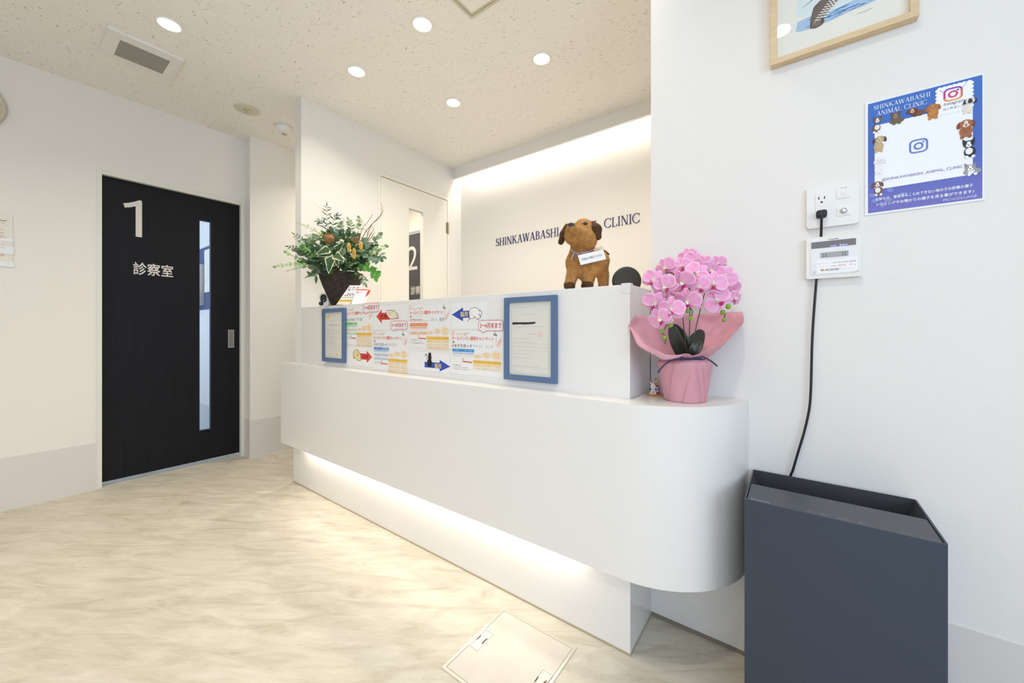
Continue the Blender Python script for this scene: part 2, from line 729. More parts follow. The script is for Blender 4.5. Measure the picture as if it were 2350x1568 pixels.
def serif_glyph(ch):
    """(advance, outlines)"""
    if ch == 'I':
        return 0.36, _stem(0.18)
    if ch == 'H':
        return 0.84, _stem(0.17) + _stem(0.67) + [_bar(0.2, 0.5, 0.65, 0.5 + t_)]
    if ch == 'N':
        return 0.86, _stem(0.15, t_) + _stem(0.71, t_) + [_slant(0.68, 0.17, 0.14)]
    if ch == 'L':
        return 0.66, _stem(0.17) + [_bar(0.2, 0, 0.6, q_), [(0.53, 0), (0.6, 0), (0.63, 0.25), (0.59, 0.25)]]
    if ch == 'K':
        return 0.82, _stem(0.17) + [_slant(0.24, 0.62, t_, 0.42, 1), _slant(0.68, 0.34, 0.14, 0, 0.56), _bar(0.5, 1 - q_, 0.76, 1), _bar(0.56, 0, 0.84, q_)]
    if ch == 'A':
        return 0.80, [_slant(0.11, 0.38, t_), _slant(0.65, 0.40, 0.13), _bar(0.2, 0.32, 0.56, 0.32 + t_), _bar(0.0, 0, 0.22, q_), _bar(0.52, 0, 0.79, q_)]
    if ch == 'W':
        return 1.06, [_slant(0.30, 0.10, 0.12), _slant(0.32, 0.52, t_), _slant(0.72, 0.54, 0.12), _slant(0.74, 0.94, t_), _bar(0.0, 1 - q_, 0.24, 1), _bar(0.42, 1 - q_, 0.66, 1), _bar(0.83, 1 - q_, 1.04, 1)]
    if ch == 'M':
        return 1.0, _stem(0.13, t_) + _stem(0.83) + [_slant(0.48, 0.15, 0.13), _slant(0.48, 0.79, t_)]
    if ch == 'B':
        return 0.70, _stem(0.17) + [_bowl(0.34, 0.75, 0.2, 0.228, -92, 92), _bowl(0.34, 0.265, 0.25, 0.245, -92, 92), _bar(0.2, 0, 0.36, t_), _bar(0.2, 1 - t_, 0.36, 1), _bar(0.2, 0.49, 0.36, 0.53)]
    if ch == 'C':
        return 0.84, [_bowl(0.46, 0.5, 0.39, 0.49, 42, 318), [(0.73, 0.72), (0.765, 0.72), (0.765, 0.98), (0.74, 0.98)], [(0.75, 0.06), (0.78, 0.28), (0.745, 0.28), (0.70, 0.14)]]
    if ch == 'S':
        p = arc(0.30, 0.74, 0.19, 0.235, 35, 230, 16) + arc(0.29, 0.27, 0.21, 0.25, 50, -145, 16)
        n = len(p) - 1
        ws = [t_ + (0.135 - t_) * max(0, 1 - abs(i / n - 0.5) * 2.3) for i in range(n + 1)]
        return 0.58, [_ribbon(p, ws), [(0.43, 0.70), (0.46, 0.70), (0.47, 0.96), (0.44, 0.96)], [(0.07, 0.05), (0.1, 0.05), (0.1, 0.30), (0.07, 0.30)]]
    return 0.45, []


def serif_text(sh, body, a0, b0, a1, b1, m, k=1, th=0.0):
    gl, x = [], 0.0
    for ch in body:
        adv, outs = serif_glyph(ch)
        gl.append((x, outs))
        x += adv
    sx, sy = (a1 - a0) / max(x - 0.04, 0.1), (b1 - b0)
    for x0, outs in gl:
        for o in outs:
            pts = [(a0 + (x0 + px_) * sx, b0 + py_ * sy) for px_, py_ in o]
            if th:
                sh.solid(pts, th, m, k)
            else:
                sh.poly(pts, m, k)


def surface_nets(fn, lo, hi, step):
    lo, hi = np.array(lo), np.array(hi)
    n = np.ceil((hi - lo) / step).astype(int) + 1
    ax = [lo[i] + step * np.arange(n[i]) for i in range(3)]
    G = np.stack(np.meshgrid(*ax, indexing='ij'), -1)
    D = fn(G.reshape(-1, 3)).reshape(n)
    ins = D < 0
    c = [s_ - 1 for s_ in n]
    acc = np.zeros((*c, 3))
    cnt = np.zeros(c)
    offs = [(0, 0), (0, 1), (1, 0), (1, 1)]
    for axis in range(3):
        oth = [a for a in range(3) if a != axis]
        for o1, o2 in offs:
            sl0, sl1 = [None] * 3, [None] * 3
            sl0[axis], sl1[axis] = slice(0, c[axis]), slice(1, c[axis] + 1)
            sl0[oth[0]] = sl1[oth[0]] = slice(o1, o1 + c[oth[0]])
            sl0[oth[1]] = sl1[oth[1]] = slice(o2, o2 + c[oth[1]])
            a, b = D[tuple(sl0)], D[tuple(sl1)]
            cr = (a < 0) != (b < 0)
            t = np.where(cr, a / np.where(cr, a - b, 1), 0)
            p = np.zeros((*c, 3))
            p[..., axis] = t
            p[..., oth[0]] = o1
            p[..., oth[1]] = o2
            acc += p * cr[..., None]
            cnt += cr
    act = cnt > 0
    idx = -np.ones(c, int)
    idx[act] = np.arange(act.sum())
    cell = np.argwhere(act)
    V = lo + step * (cell + acc[act] / cnt[act][:, None])
    F = []
    for axis in range(3):
        b_, c_ = (axis + 1) % 3, (axis + 2) % 3
        for e in np.argwhere(np.take(ins, range(n[axis] - 1), axis) != np.take(ins, range(1, n[axis]), axis)):
            if e[b_] == 0 or e[c_] == 0 or e[b_] >= c[b_] or e[c_] >= c[c_]:
                continue
            q = []
            for db, dc in ((-1, -1), (0, -1), (0, 0), (-1, 0)):
                k = e.copy()
                k[b_] += db
                k[c_] += dc
                q.append(int(idx[tuple(k)]))
            F.append(q if ins[tuple(e)] else q[::-1])
    return V, F


def capsule(P, a, b, ra, rb):
    a, b = np.array(a), np.array(b)
    ab = b - a
    t = np.clip(((P - a) @ ab) / max(ab @ ab, 1e-9), 0, 1)
    return np.linalg.norm(P - a - t[:, None] * ab, axis=1) - (ra + (rb - ra) * t)


def smin(a, b, k):
    h = np.clip(0.5 + 0.5 * (b - a) / k, 0, 1)
    return b + (a - b) * h - k * h * (1 - h)


# ================================================================== the room
S = 'structure'
XL, XP, XE, XD = -3.495, -3.388, -2.64, -2.558     # left wall, pier face, partition far face, partition near face
YP, YW, YF, YB = 1.158, 1.365, 2.525, 2.628        # counter line, right wall, cove fascia, reception back wall
YS, XR = -2.0, 1.95                                # street side, far right side
HC = 2.5

MB().box(-5.4, YS - 0.1, -0.1, XR + 0.1, YB + 0.1, 0, M_FLOOR).build('floor', kind=S)
MB().box(-5.4, YS - 0.1, HC, XR + 0.1, YB + 0.1, HC + 0.1, M_CEIL).build('ceiling', kind=S)

# left wall with the opening for sliding door 1
JY0, JY1, JZ = 0.385, 1.131, 1.976
w = MB()
w.box(XL - 0.1, YS, 0, XL, JY0 - 0.024, HC, M_WALL)
w.box(XL - 0.1, JY1 + 0.024, 0, XL, YP, HC, M_WALL)
w.box(XL - 0.1, JY0 - 0.024, JZ + 0.028, XL, JY1 + 0.024, HC, M_WALL)
w.build('wall_left', kind=S)
MB().box(XP - 0.2, YP, 0, XP, YB, HC, M_WALL).build('wall_corridor', kind=S)
# partition with the white hinged door
DY0, DY1, DZ = 1.742, 2.452, 2.182
w = MB()
w.box(XE, YP + 0.004, 0, XD, DY0, HC, M_WALL)
w.box(XE, DY1, 0, XD, YB, HC, M_WALL)
w.box(XE, DY0, DZ, XD, DY1, HC, M_WALL)
w.build('wall_partition', kind=S)
MB().box(XP, YB - 0.11, 0, XE, YB, HC, M_WALL).build('wall_corridor_end', kind=S)
MB().box(XE, YB, 0, XR, YB + 0.1, HC, M_WALL).build('wall_back', kind=S)
MB().box(-0.406, YW, 0, XR, YW + 0.10, HC, M_WALL).build('wall_right', kind=S)
w = MB()
EY0, EY1, EZ0, EZ1 = -1.5, 0.1, 0.95, 2.2  # opening made up to let the added side light in
w.box(XR, YS, 0, XR + 0.1, EY0, HC, M_WALL)
w.box(XR, EY1, 0, XR + 0.1, YB, HC, M_WALL)
w.box(XR, EY0, 0, XR + 0.1, EY1, EZ0, M_WALL)
w.box(XR, EY0, EZ1, XR + 0.1, EY1, HC, M_WALL)
w.build('wall_east', kind=S)
w = MB()
for q in ((EY0, EZ0, EY0 + .04, EZ1), (EY1 - .04, EZ0, EY1, EZ1), (EY0, EZ0, EY1, EZ0 + .04), (EY0, EZ1 - .04, EY1, EZ1)):
    w.box(XR + .02, q[0], q[1], XR + .07, q[2], q[3], M_STEEL)
w.build('added_window', kind=S)  # made-up window around the added side light
w = MB()                                            # street side with the shop window
WX0, WX1, WZ0, WZ1 = -0.35, 1.8, 0.5, 2.35
w.box(-5.4, YS - 0.1, 0, WX0, YS, HC, M_WALL)
w.box(WX1, YS - 0.1, 0, XR, YS, HC, M_WALL)
w.box(WX0, YS - 0.1, 0, WX1, YS, WZ0, M_WALL)
w.box(WX0, YS - 0.1, WZ1, WX1, YS, HC, M_WALL)
w.build('wall_front', kind=S)
w = MB()
for x in (WX0, (WX0 + WX1) / 2 - 0.02, WX1 - 0.04):
    w.box(x, YS - 0.07, WZ0, x + 0.04, YS - 0.02, WZ1, M_STEEL)
w.box(WX0, YS - 0.07, WZ0, WX1, YS - 0.02, WZ0 + 0.04, M_STEEL)
w.box(WX0, YS - 0.07, WZ1 - 0.04, WX1, YS - 0.02, WZ1, M_STEEL)
w.build('window_1', kind=S)

# tall pale vinyl skirting
SK, ST = 0.293, 0.003
MB().box(XL, YS, 0, XL + ST, JY0 - 0.024, SK, M_SKIRT).build('baseboard_left', kind=S)
w = MB()
w.box(XP, YP + 0.0, 0, XP + ST, 2.5, SK, M_SKIRT)
w.box(XL + 0.002, YP - ST, 0, XP + ST, YP, SK, M_SKIRT)
w.build('baseboard_corridor', kind=S)
MB().box(-0.10, YW - ST, 0, XR, YW, SK, M_SKIRT).build('baseboard_right', kind=S)
MB().box(-0.403, YW - 0.006, 0, XR, YW, 0.010, M_JOINT).build('trim_1', kind=S)
# cove fascia in front of the reception back wall
MB().box(XD, YF, 2.401, XR, YF + 0.02, HC, M_WALL).build('trim_2', kind=S)
st = MB()
st.box(-2.44, YF + 0.028, 2.488, 0.18, YF + 0.060, 2.4995, mat('led_channel', '#e8e6e0', 0.4))
st.box(-2.44, YF + 0.032, 2.4865, 0.18, YF + 0.056, 2.488, emit('cove_led_diffuser', WARM, 6))
tag(st.build('cove_light'), 'LED light strip hidden in the cove over the sign wall', 'light strip')

# ------------------------------------------------------------------ door 1: navy sliding door
d1 = thing('door_1', 'dark navy sliding door of the consulting room with tall glass slit', 'door', (XL, (JY0 + JY1) / 2, 0))
d1['kind'] = S
f = MB()
f.box(XL - 0.09, JY0 - 0.024, 0, XL + 0.004, JY0, JZ + 0.028, M_CASING)
f.box(XL - 0.09, JY1, 0, XL + 0.004, JY1 + 0.024, JZ + 0.028, M_CASING)
f.box(XL - 0.09, JY0, JZ, XL + 0.004, JY1, JZ + 0.028, M_CASING)
f.build('casing', d1, bevel=0.0015)
XDR = -3.522
g0, g1, gz0, gz1 = 0.878, 0.951, 0.248, 1.81
p = MB()
p.box(XDR - 0.034, JY0 - 0.01, 0.03, XDR, g0, 1.985, M_DOORDARK)
p.box(XDR - 0.034, g1, 0.03, XDR, JY1 + 0.01, 1.985, M_DOORDARK)
p.box(XDR - 0.034, g0, 0.03, XDR, g1, gz0, M_DOORDARK)
p.box(XDR - 0.034, g0, gz1, XDR, g1, 1.985, M_DOORDARK)
pan = p.build('door_panel', d1)
p = MB()
M_EDGE = mat('navy_glazing_bead', '#2b3550', 0.5)
p.rim('x', g0, gz0, g1, gz1, 0.004, XDR - 0.03, XDR - 0.004, M_EDGE)
p.build('glazing_bead', pan)
MB().box(XDR - 0.02, g0 + 0.004, gz0 + 0.004, XDR - 0.016, g1 - 0.004, gz1 - 0.004, M_GLASS).build('glass', pan)
h = MB()
hp = [on_x(u, v, XDR) for u, v in ((523, 757), (537, 798))]
hy0, hy1, hz1, hz0 = hp[0].y, hp[1].y, hp[0].z, hp[1].z
h.rim('x', hy0, hz0, hy1, hz1, (0.007, 0.012), XDR, XDR + 0.003, M_STEEL)
h.box(XDR, hy0 + 0.007, hz0 + 0.012, XDR + 0.0006, hy1 - 0.007, hz1 - 0.012, mat('dull_steel_recess', '#8f8e8b', 0.5, metal=0.7))
h.build('recessed_handle', pan)
M_VINYL = mat('ivory_vinyl_lettering', '#dcd8d0', 0.5)
s = Sheet((XDR, 0, 0), (0, 1, 0), (0, 0, 1), 0.0006)
one = [on_x(u, v, XDR) for u, v in ((282.5, 466.5), (296, 465.5), (309, 463), (319, 460), (323, 460.2), (326, 462.5), (325.8, 545), (311.3, 543), (311.3, 473.5), (299, 475.8), (286.5, 476.3))]
s.solid([(q.y, q.z) for q in one], 0.0008, M_VINYL, 0)
s.build('door_number', pan)
s = Sheet((XDR, 0, 0), (0, 1, 0), (0, 0, 1), 0.0006)
s.text('診察室', 0.530, 1.366, 0.731, 1.448, M_VINYL, 1, off=0.011)
s.build('lettering', pan)
MB().box(XL - 0.09, JY0, 0, XL - 0.02, JY1, 0.003, M_FLOOR).build('threshold', d1)

# the consulting room seen through the slit
M_CWALL = mat('consulting_room_wall', '#e6eaf0', 0.8)
M_NAVYWALL = mat('slate_blue_accent_wall', '#51608c', 0.8)
YC = 1.15
w = MB()
w.box(-5.35, YC, 0, XL - 0.1, YC + 0.05, HC, M_CWALL)
w.build('wall_consulting_side', kind=S)
MB().box(-5.35, YC - 0.004, 1.184, XL - 0.1, YC, 1.767, M_NAVYWALL).build('trim_3', kind=S)
MB().box(-5.35, YC - 0.004, 0, XL - 0.1, YC, 0.294, mat('pale_blue_skirting', '#ccd5de', 0.6)).build('baseboard_consulting', kind=S)
MB().box(-5.4, YS, 0, -5.35, YC + 0.05, HC, M_CWALL).build('wall_consulting_far', kind=S)
M_PAPER = mat('white_paper', '#f1efec', 0.6, spec=0.3)
M_PAPERG = mat('cream_paper', '#e8e4da', 0.6, spec=0.3)
for (u0, v0, u1, v1, th, nm, lb, seed) in ((440, 607, 470.5, 701, 0.05, 'canvas_print', 'pale canvas print on the blue band seen through the door slit, lower one', 3), (472, 565, 500, 667, 0.004, 'paper_print', 'white paper print on the blue band seen through the door slit, upper one', 5)):
    a, b = on_y(u0, v0, YC), on_y(u1, v1, YC)
    a.z = on_y(u1, v0 if th > .01 else v0, YC).z
    s = Sheet((0, YC - 0.006 - th, 0), (1, 0, 0), (0, 0, 1))
    s.slab(a.x, b.z, b.x, a.z, th, M_PAPER)
    rg = random.Random(seed)
    for i in range(7):
        x = rg.uniform(a.x + .02, b.x - .03)
        z = rg.uniform(b.z + .04, a.z - .04)
        s.stroke([(x, z), (x + .02, z + rg.uniform(-.02, .03)), (x + .035, z + rg.uniform(-.02, .05))], 0.004, ink('#9aa7b5'), 1)
    tag(s.build(nm), lb, 'picture')

# ------------------------------------------------------------------ door 2: cream hinged door in the partition
d2 = thing('door_2', 'cream hinged door with narrow glass slit beside the sign wall', 'door', (XD, (DY0 + DY1) / 2, 0))
d2['kind'] = S
f = MB()
f.box(XE - 0.004, DY0 - 0.018, 0, XD + 0.004, DY0 + 0.003, DZ + 0.020, M_DOORWHITE)
f.box(XE - 0.004, DY1 - 0.003, 0, XD + 0.004, DY1 + 0.018, DZ + 0.020, M_DOORWHITE)
f.box(XE - 0.004, DY0 + 0.003, DZ, XD + 0.004, DY1 - 0.003, DZ + 0.020, M_DOORWHITE)
f.build('casing', d2)
G0, G1, GZ0, GZ1 = 2.016, 2.166, 0.60, 2.003
p = MB()
PX0, PX1 = XD - 0.038, XD + 0.002
p.box(PX0, DY0 + 0.006, 0.01, PX1, G0, DZ - 0.007, M_DOORWHITE)
p.box(PX0, G1, 0.01, PX1, DY1 - 0.006, DZ - 0.007, M_DOORWHITE)
p.box(PX0, G0, 0.01, PX1, G1, GZ0, M_DOORWHITE)
p.box(PX0, G0, GZ1, PX1, G1, DZ - 0.007, M_DOORWHITE)
pan = p.build('door_panel', d2)
MB().box(XD - 0.022, G0 + 0.001, GZ0 + 0.001, XD - 0.018, G1 - 0.001, GZ1 - 0.001, M_GLASS).build('glass', pan)
M_BRASS = mat('aged_nickel', '#a89c82', 0.35, metal=0.8)
h = MB()
h.tube([(XD + 0.009, DY1 - 0.001, 1.875), (XD + 0.009, DY1 - 0.001, 1.978)], 0.009, M_BRASS, 14)
h.box(XD + 0.002, DY1 - 0.02, 1.876, XD + 0.005, DY1 + 0.016, 1.977, M_BRASS)
h.build('hinge', d2, bevel=0.001)
MB().box(PX0 + .002, DY0 + 0.003, DZ - 0.0065, PX1 - .001, DY1 - 0.003, DZ - 0.0005, mat('tan_door_seal', '#b79b74', 0.7)).build('door_seal', d2)

# door 3: the dark consulting room 2 door at the corridor's end
YD3 = YB - 0.11
d3 = thing('door_3', 'dark grey door of consulting room 2 seen through the glass slit', 'door', (-2.99, YD3, 0))
d3['kind'] = S
M_DOORGREY = mat('charcoal_door', '#3b3d40', 0.5)
MB().box(-3.36, YD3 - 0.012, 0.01, -2.66, YD3 - 0.002, 1.963, M_DOORGREY).build('door_panel', d3)
f = MB()
f.box(-3.375, YD3 - 0.016, 1.963, -2.645, YD3 - 0.001, 1.993, mat('grey_header', '#a7aaad', 0.5))
f.build('header', d3)
s = Sheet((0, YD3 - 0.0125, 0), (1, 0, 0), (0, 0, 1), 0.0004)
s.text('2', -3.198, 1.604, -3.046, 1.845, M_VINYL, 1, res=8)
s.build('door_number', d3)
s = Sheet((0, YD3 - 0.0125, 0), (1, 0, 0), (0, 0, 1), 0.0004)
s.text('診察室', -3.145, 1.352, -2.93, 1.437, M_VINYL, 1, off=0.012)
s.build('lettering', d3)

# ------------------------------------------------------------------ ceiling fittings
M_TRIM = mat('downlight_trim', '#f3f0ea', 0.4)
M_LAMP = emit('downlight_lens', (1.0, 0.95, 0.87), 6)


def downlight(x, y, watts, label):
    t = thing('downlight', label, 'downlight', (x, y, HC), 'recessed LED downlights in the ceiling')
    r = MB()
    r.lathe([(0.046, -0.0005), (0.052, -0.0005), (0.052, -0.003), (0.049, -0.006), (0.0445, -0.006), (0.0435, -0.002)], (x, y, HC), M_TRIM, 36)
    r.f = [q for q in r.f if len(q) == 4]
    r.m = r.m[:len(r.f)]
    r.build('trim_ring', t, smooth=True)
    MB().lathe([(0.0435, -0.0015), (0.0435, -0.0042), (0.036, -0.0065), (0.02, -0.0085), (0.004, -0.009)], (x, y, HC), M_LAMP, 32).build('lens', t, smooth=True)
    l = area_light('downlight_lamp', (0, 0, -0.012), (0, 0, 0), 0.085, 0.085, watts, WARM2, 'DISK', 135)
    l.parent = t
    return t


WD = 3.0
for x, y, k, lb in (
        (-2.467, 0.498, 1.45, 'round downlight beside the ceiling vent'),
        (-1.469, 1.239, 1.15, 'round downlight nearest the framed ceiling hatch'),
        (-2.043, 1.237, 1.15, 'round downlight over the potted greenery'),
        (-1.125, 1.790, 1.5, 'round downlight closest to the right wall edge'),
        (-1.812, 1.789, 1.55, 'round downlight closest to the light cove over the sign'),
        (-3.0, 1.95, 3.0, 'added unseen round downlight in the corridor ceiling behind the partition'),  # unseen lamp, added to brighten the corridor
        (-0.06, 0.36, 1.5, 'round downlight whose reflection shows in the picture glass'),
        (-0.69, 1.239, 1.1, 'added unseen round downlight above the straw puppy, just past the framed ceiling hatch'),  # out of view, added to brighten the counter top
        (-0.06, -0.95, 1.1, 'added unseen round downlight behind the camera near the shop window'),  # this and the next two: unseen, added to light the room's front
        (-1.27, -0.95, 1.1, 'added unseen round downlight behind the camera in the middle'),
        (-2.467, -0.95, 2.3, 'added unseen round downlight behind the camera near the clock wall'),
        (-0.44, 1.790, 1.8, 'added round downlight, unseen behind the right wall edge')):  # out of view, added to brighten the ceiling over reception
    downlight(x, y, WD * k, lb)

# exhaust vent
v = [on_z(u, w_, 2.488) for u, w_ in ((241, 60), (419, 137), (395, 186), (238, 127))]
vx0, vx1, vy0, vy1 = -3.008, -2.718, 0.318, 0.612
t = thing('ceiling_vent', 'square white exhaust vent with perforated grille in the ceiling', 'vent', ((vx0 + vx1) / 2, (vy0 + vy1) / 2, HC))
MB().prism(rrect(vx0, vy0, vx1, vy1, 0.01), 'z', 2.486, 2.4995, M_PLASTIC).build('cover_plate', t, bevel=0.003)
g = MB()
M_HOLE = mat('grille_shadow_holes', '#6f6a60', 0.8)
gx0, gx1, gy0, gy1 = -2.952, -2.778, 0.370, 0.565
g.box(gx0, gy0, 2.4845, gx1, gy1, 2.486, M_GREYPL)
nx, ny = 22, 30
for i in range(nx):
    for j in range(ny):
        x = gx0 + (i + 0.5 + (0.25 if j % 2 else -0.25)) * (gx1 - gx0) / nx
        y = gy0 + (j + 0.5) * (gy1 - gy0) / ny
        k = len(g.v)
        rr = 0.0026
        g.v += [Vector((x + rr * math.cos(a * math.pi / 3), y + rr * math.sin(a * math.pi / 3), 2.4842)) for a in range(6)]
        g.f.append([k + 5 - a for a in range(6)])
        g.m.append(g.mi(M_HOLE))
g.build('grille', t)

# framed ceiling hatch (cut by the top of the photo)
hx0, hy1 = -1.252, 1.358
t = thing('ceiling_hatch', 'ceiling access hatch with metal frame at the top edge of the photo', 'hatch', (hx0 + 0.22, hy1 - 0.22, HC))
f = MB()
M_ALU = mat('beige_anodised_frame', '#cfc8b2', 0.4, metal=0.3)
for a0, a1 in ((0.0, 0.012), (0.016, 0.026)):
    f.rim('z', hx0 + a0, hy1 - 0.45 + a0, hx0 + 0.45 - a0, hy1 - a0, a1 - a0, HC - 0.004, HC - 0.0005, M_ALU)
f.build('hatch_frame', t)
MB().box(hx0 + 0.026, hy1 - 0.424, HC - 0.003, hx0 + 0.424, hy1 - 0.026, HC - 0.0005, M_CEIL).build('hatch_panel', t)

# second hatch near the corridor corner, flush and white
a = on_z(497, 273, 2.5)
b = on_z(549, 291, 2.5)
MB().box(a.x - 0.20, a.y, HC - 0.0035, a.x, b.y, HC - 0.0005, mat('ceiling_white', '#efeae0', .8)).build('trim_4', kind=S)

t = thing('emergency_light', 'dull round emergency lamp set flush in the ceiling near the corridor', 'emergency light', (-2.998, 1.008, HC))
MB().lathe([(0.074, -0.0005), (0.074, -0.003), (0.066, -0.006), (0.03, -0.007)], (-2.998, 1.008, HC), mat('putty_plastic', '#d6d1bd', 0.5), 36).build('bezel', t, smooth=True)
MB().lathe([(0.024, -0.0065), (0.024, -0.010), (0.016, -0.014), (0.004, -0.015)], (-2.998, 1.008, HC), mat('lamp_reflector', '#cfc9a8', 0.15, metal=0.9), 24).build('lamp', t, smooth=True)

c = (-3.042, 1.262, HC)
t = thing('smoke_detector', 'white domed smoke detector on the ceiling at the corridor corner', 'smoke detector', c)
MB().lathe([(0.058, -0.0005), (0.060, -0.01), (0.056, -0.018), (0.050, -0.034), (0.040, -0.046), (0.018, -0.05)], c, M_PLASTIC, 36).build('housing', t, smooth=True)
MB().lathe([(0.019, -0.048), (0.019, -0.053), (0.016, -0.055), (0.004, -0.055)], c, M_GREYPL, 24).build('sensor_cap', t, smooth=True)

# ------------------------------------------------------------------ floor inspection cover
M_HATCH = mat('satin_aluminium_edge', '#d8d2c4', 0.35, metal=0.5)
fx0, fx1, fy1 = -0.838, -0.548, 1.078
fy0 = fy1 - 0.300
t = thing('floor_hatch', 'square floor inspection cover with two recessed lift handles before the counter', 'floor hatch', ((fx0 + fx1) / 2, (fy0 + fy1) / 2, 0))
f = MB()
f.rim('z', fx0, fy0, fx1, fy1, 0.010, 0.0002, 0.0022, M_HATCH)
f.build('hatch_frame', t, bevel=0.0006)
MB().box(fx0 + 0.0115, fy0 + 0.0115, 0.0001, fx1 - 0.0115, fy1 - 0.0115, 0.0018, mat('pale_hatch_vinyl', '#d6cec2', 0.4, vary=(9, 0.5, '#c9c0b2'))).build('cover', t)
for hx, sgn in ((fx0 + 0.012, 1), (fx1 - 0.012, -1)):
    y0 = 0.925 if sgn > 0 else 0.925
    y0, y1 = (0.885, 0.966) if sgn > 0 else (0.872, 0.953)
    r = MB()
    xa, xb = sorted((hx, hx + sgn * 0.036))
    r.rim('z', xa, y0, xb, y1, 0.003, 0.0016, 0.0032, M_HATCH)
    ho = r.build('lift_handle', t)
    ym = (y0 + y1) / 2
    mid = [(xa + .004, y0 + .004), (xb - .004, y0 + .004), (xb - .004, ym - .016), (xb - .010, ym - .009), (xb - .010, ym + .009), (xb - .004, ym + .016), (xb - .004, y1 - .004), (xa + .004, y1 - .004), (xa + .004, ym + .012), (xa + .008, ym + .008), (xa + .008, ym - .008), (xa + .004, ym - .012)]
    k = MB()
    k.box(xa + .003, y0 + .003, 0.0017, xb - .003, y1 - .003, 0.0019, mat('handle_gap', '#7a6650', 0.7))
    k.prism(mid, 'z', 0.0019, 0.0027, mat('cream_metal_bar', '#e9dcc6', 0.4, metal=0.2))
    k.build('pull_bar', ho)

# ------------------------------------------------------------------ reception counter
ZT, ZB, YC0, XRC, RC = 0.786, 0.278, 1.072, -0.114, 0.291
XLC = -2.632
t = thing('reception_counter', 'long white reception counter with rounded end and light under its overhang', 'counter', (-1.5, 1.2, 0))
outl = [(XLC, YP + 0.002), (XLC, YC0)] + arc(XRC - RC, YC0 + RC, RC, RC, -90, 0, 28) + [(XRC, YW - 0.0005), (-0.4, YW - 0.0005), (-0.4, YP + 0.002)]
MB().prism(outl, 'z', ZB, ZT, M_COUNTER).build('front_panel', t, auto=35)
q = MB()
q.box(-2.642, YP - 0.006, 0.006, -0.4045, YP + 0.0035, ZB - .001, M_COUNTER)
q.box(-2.556, YP + 0.0035, 0.006, -0.4045, YW - 0.001, ZB - .001, M_COUNTER)
q.build('plinth', t)
q = MB()
q.box(-2.640, YP - 0.009, 0, -0.4025, YP + 0.0035, 0.006, M_JOINT2)
q.box(-2.554, YP + 0.0035, 0, -0.4025, YW - 0.002, 0.006, M_JOINT2)
q.build('plinth_joint', t)
MB().box(-2.556, YP + 0.002, ZT - 0.01, -0.4085, YW + 0.06, 1.139, M_COUNTER).build('upper_panel', t, bevel=0.0012)
l = MB()
l.box(-2.50, YP - 0.052, ZB - 0.004, -0.52, YP - 0.014, ZB, mat('led_channel', '#e8e6e0', 0.4))
l.box(-2.50, YP - 0.048, ZB - 0.0055, -0.52, YP - 0.018, ZB - 0.004, emit('counter_led_diffuser', WARM2, 1.5))
l.build('led_strip', t)
MB().box(-2.30, YW - 0.004, 0.70, -0.9, 2.0, 0.73, M_COUNTER).build('desk_top', t)
MB().box(-2.32, YW, 0.0, -2.30, 2.0, 0.73, M_COUNTER).build('desk_side', t)
MB().box(-0.92, YW, 0.0, -0.90, 2.0, 0.70, M_COUNTER).build('desk_side', t)

g = MB()
gx, gz = -0.4085, 1.139
g.prism(rrect(gx - 0.028, YP + 0.0006, gx + 0.0014, YP + 0.03, 0.004, 4), 'z', gz - 0.027, gz + 0.0045, mat('clear_cushion', '#ece8e3', 0.35, spec=0.4))
tag(g.build('corner_guard', bevel=0.002), 'soft clear bumper on the top corner of the counter', 'corner guard')

# ------------------------------------------------------------------ sign on the reception back wall
t = thing('wall_sign', 'dark blue raised serif lettering of the clinic name on the back wall', 'sign', (-1.5, YB, 1.738))
M_SIGN = mat('indigo_acrylic', '#39336a', 0.35)
for body, x0, x1 in (('SHINKAWABASHI', -2.130, -1.492), ('ANIMAL', -1.440, -1.155), ('CLINIC', -1.116, -0.856)):
    s = Sheet((0, YB, 0), (1, 0, 0), (0, 0, 1))
    serif_text(s, body, x0, 1.736, x1, 1.803, M_SIGN, 1, 0.004)
    s.build('lettering', t)

# ------------------------------------------------------------------ printed notices on the counter's upper panel
YU = YP + 0.002                                      # face of the upper panel
C_RED, C_CORAL, C_ORANGE, C_NAVY, C_TEAL = '#d8423a', '#ec7f72', '#eda05e', '#3a3d62', '#7fa79a'


def px(u, v):
    q = on_y(u, v, YU)
    return q.x, q.z


def panel_sheet(off=0.001):
    return Sheet((0, YU - off, 0), (1, 0, 0), (0, 0, 1), 0.00022)


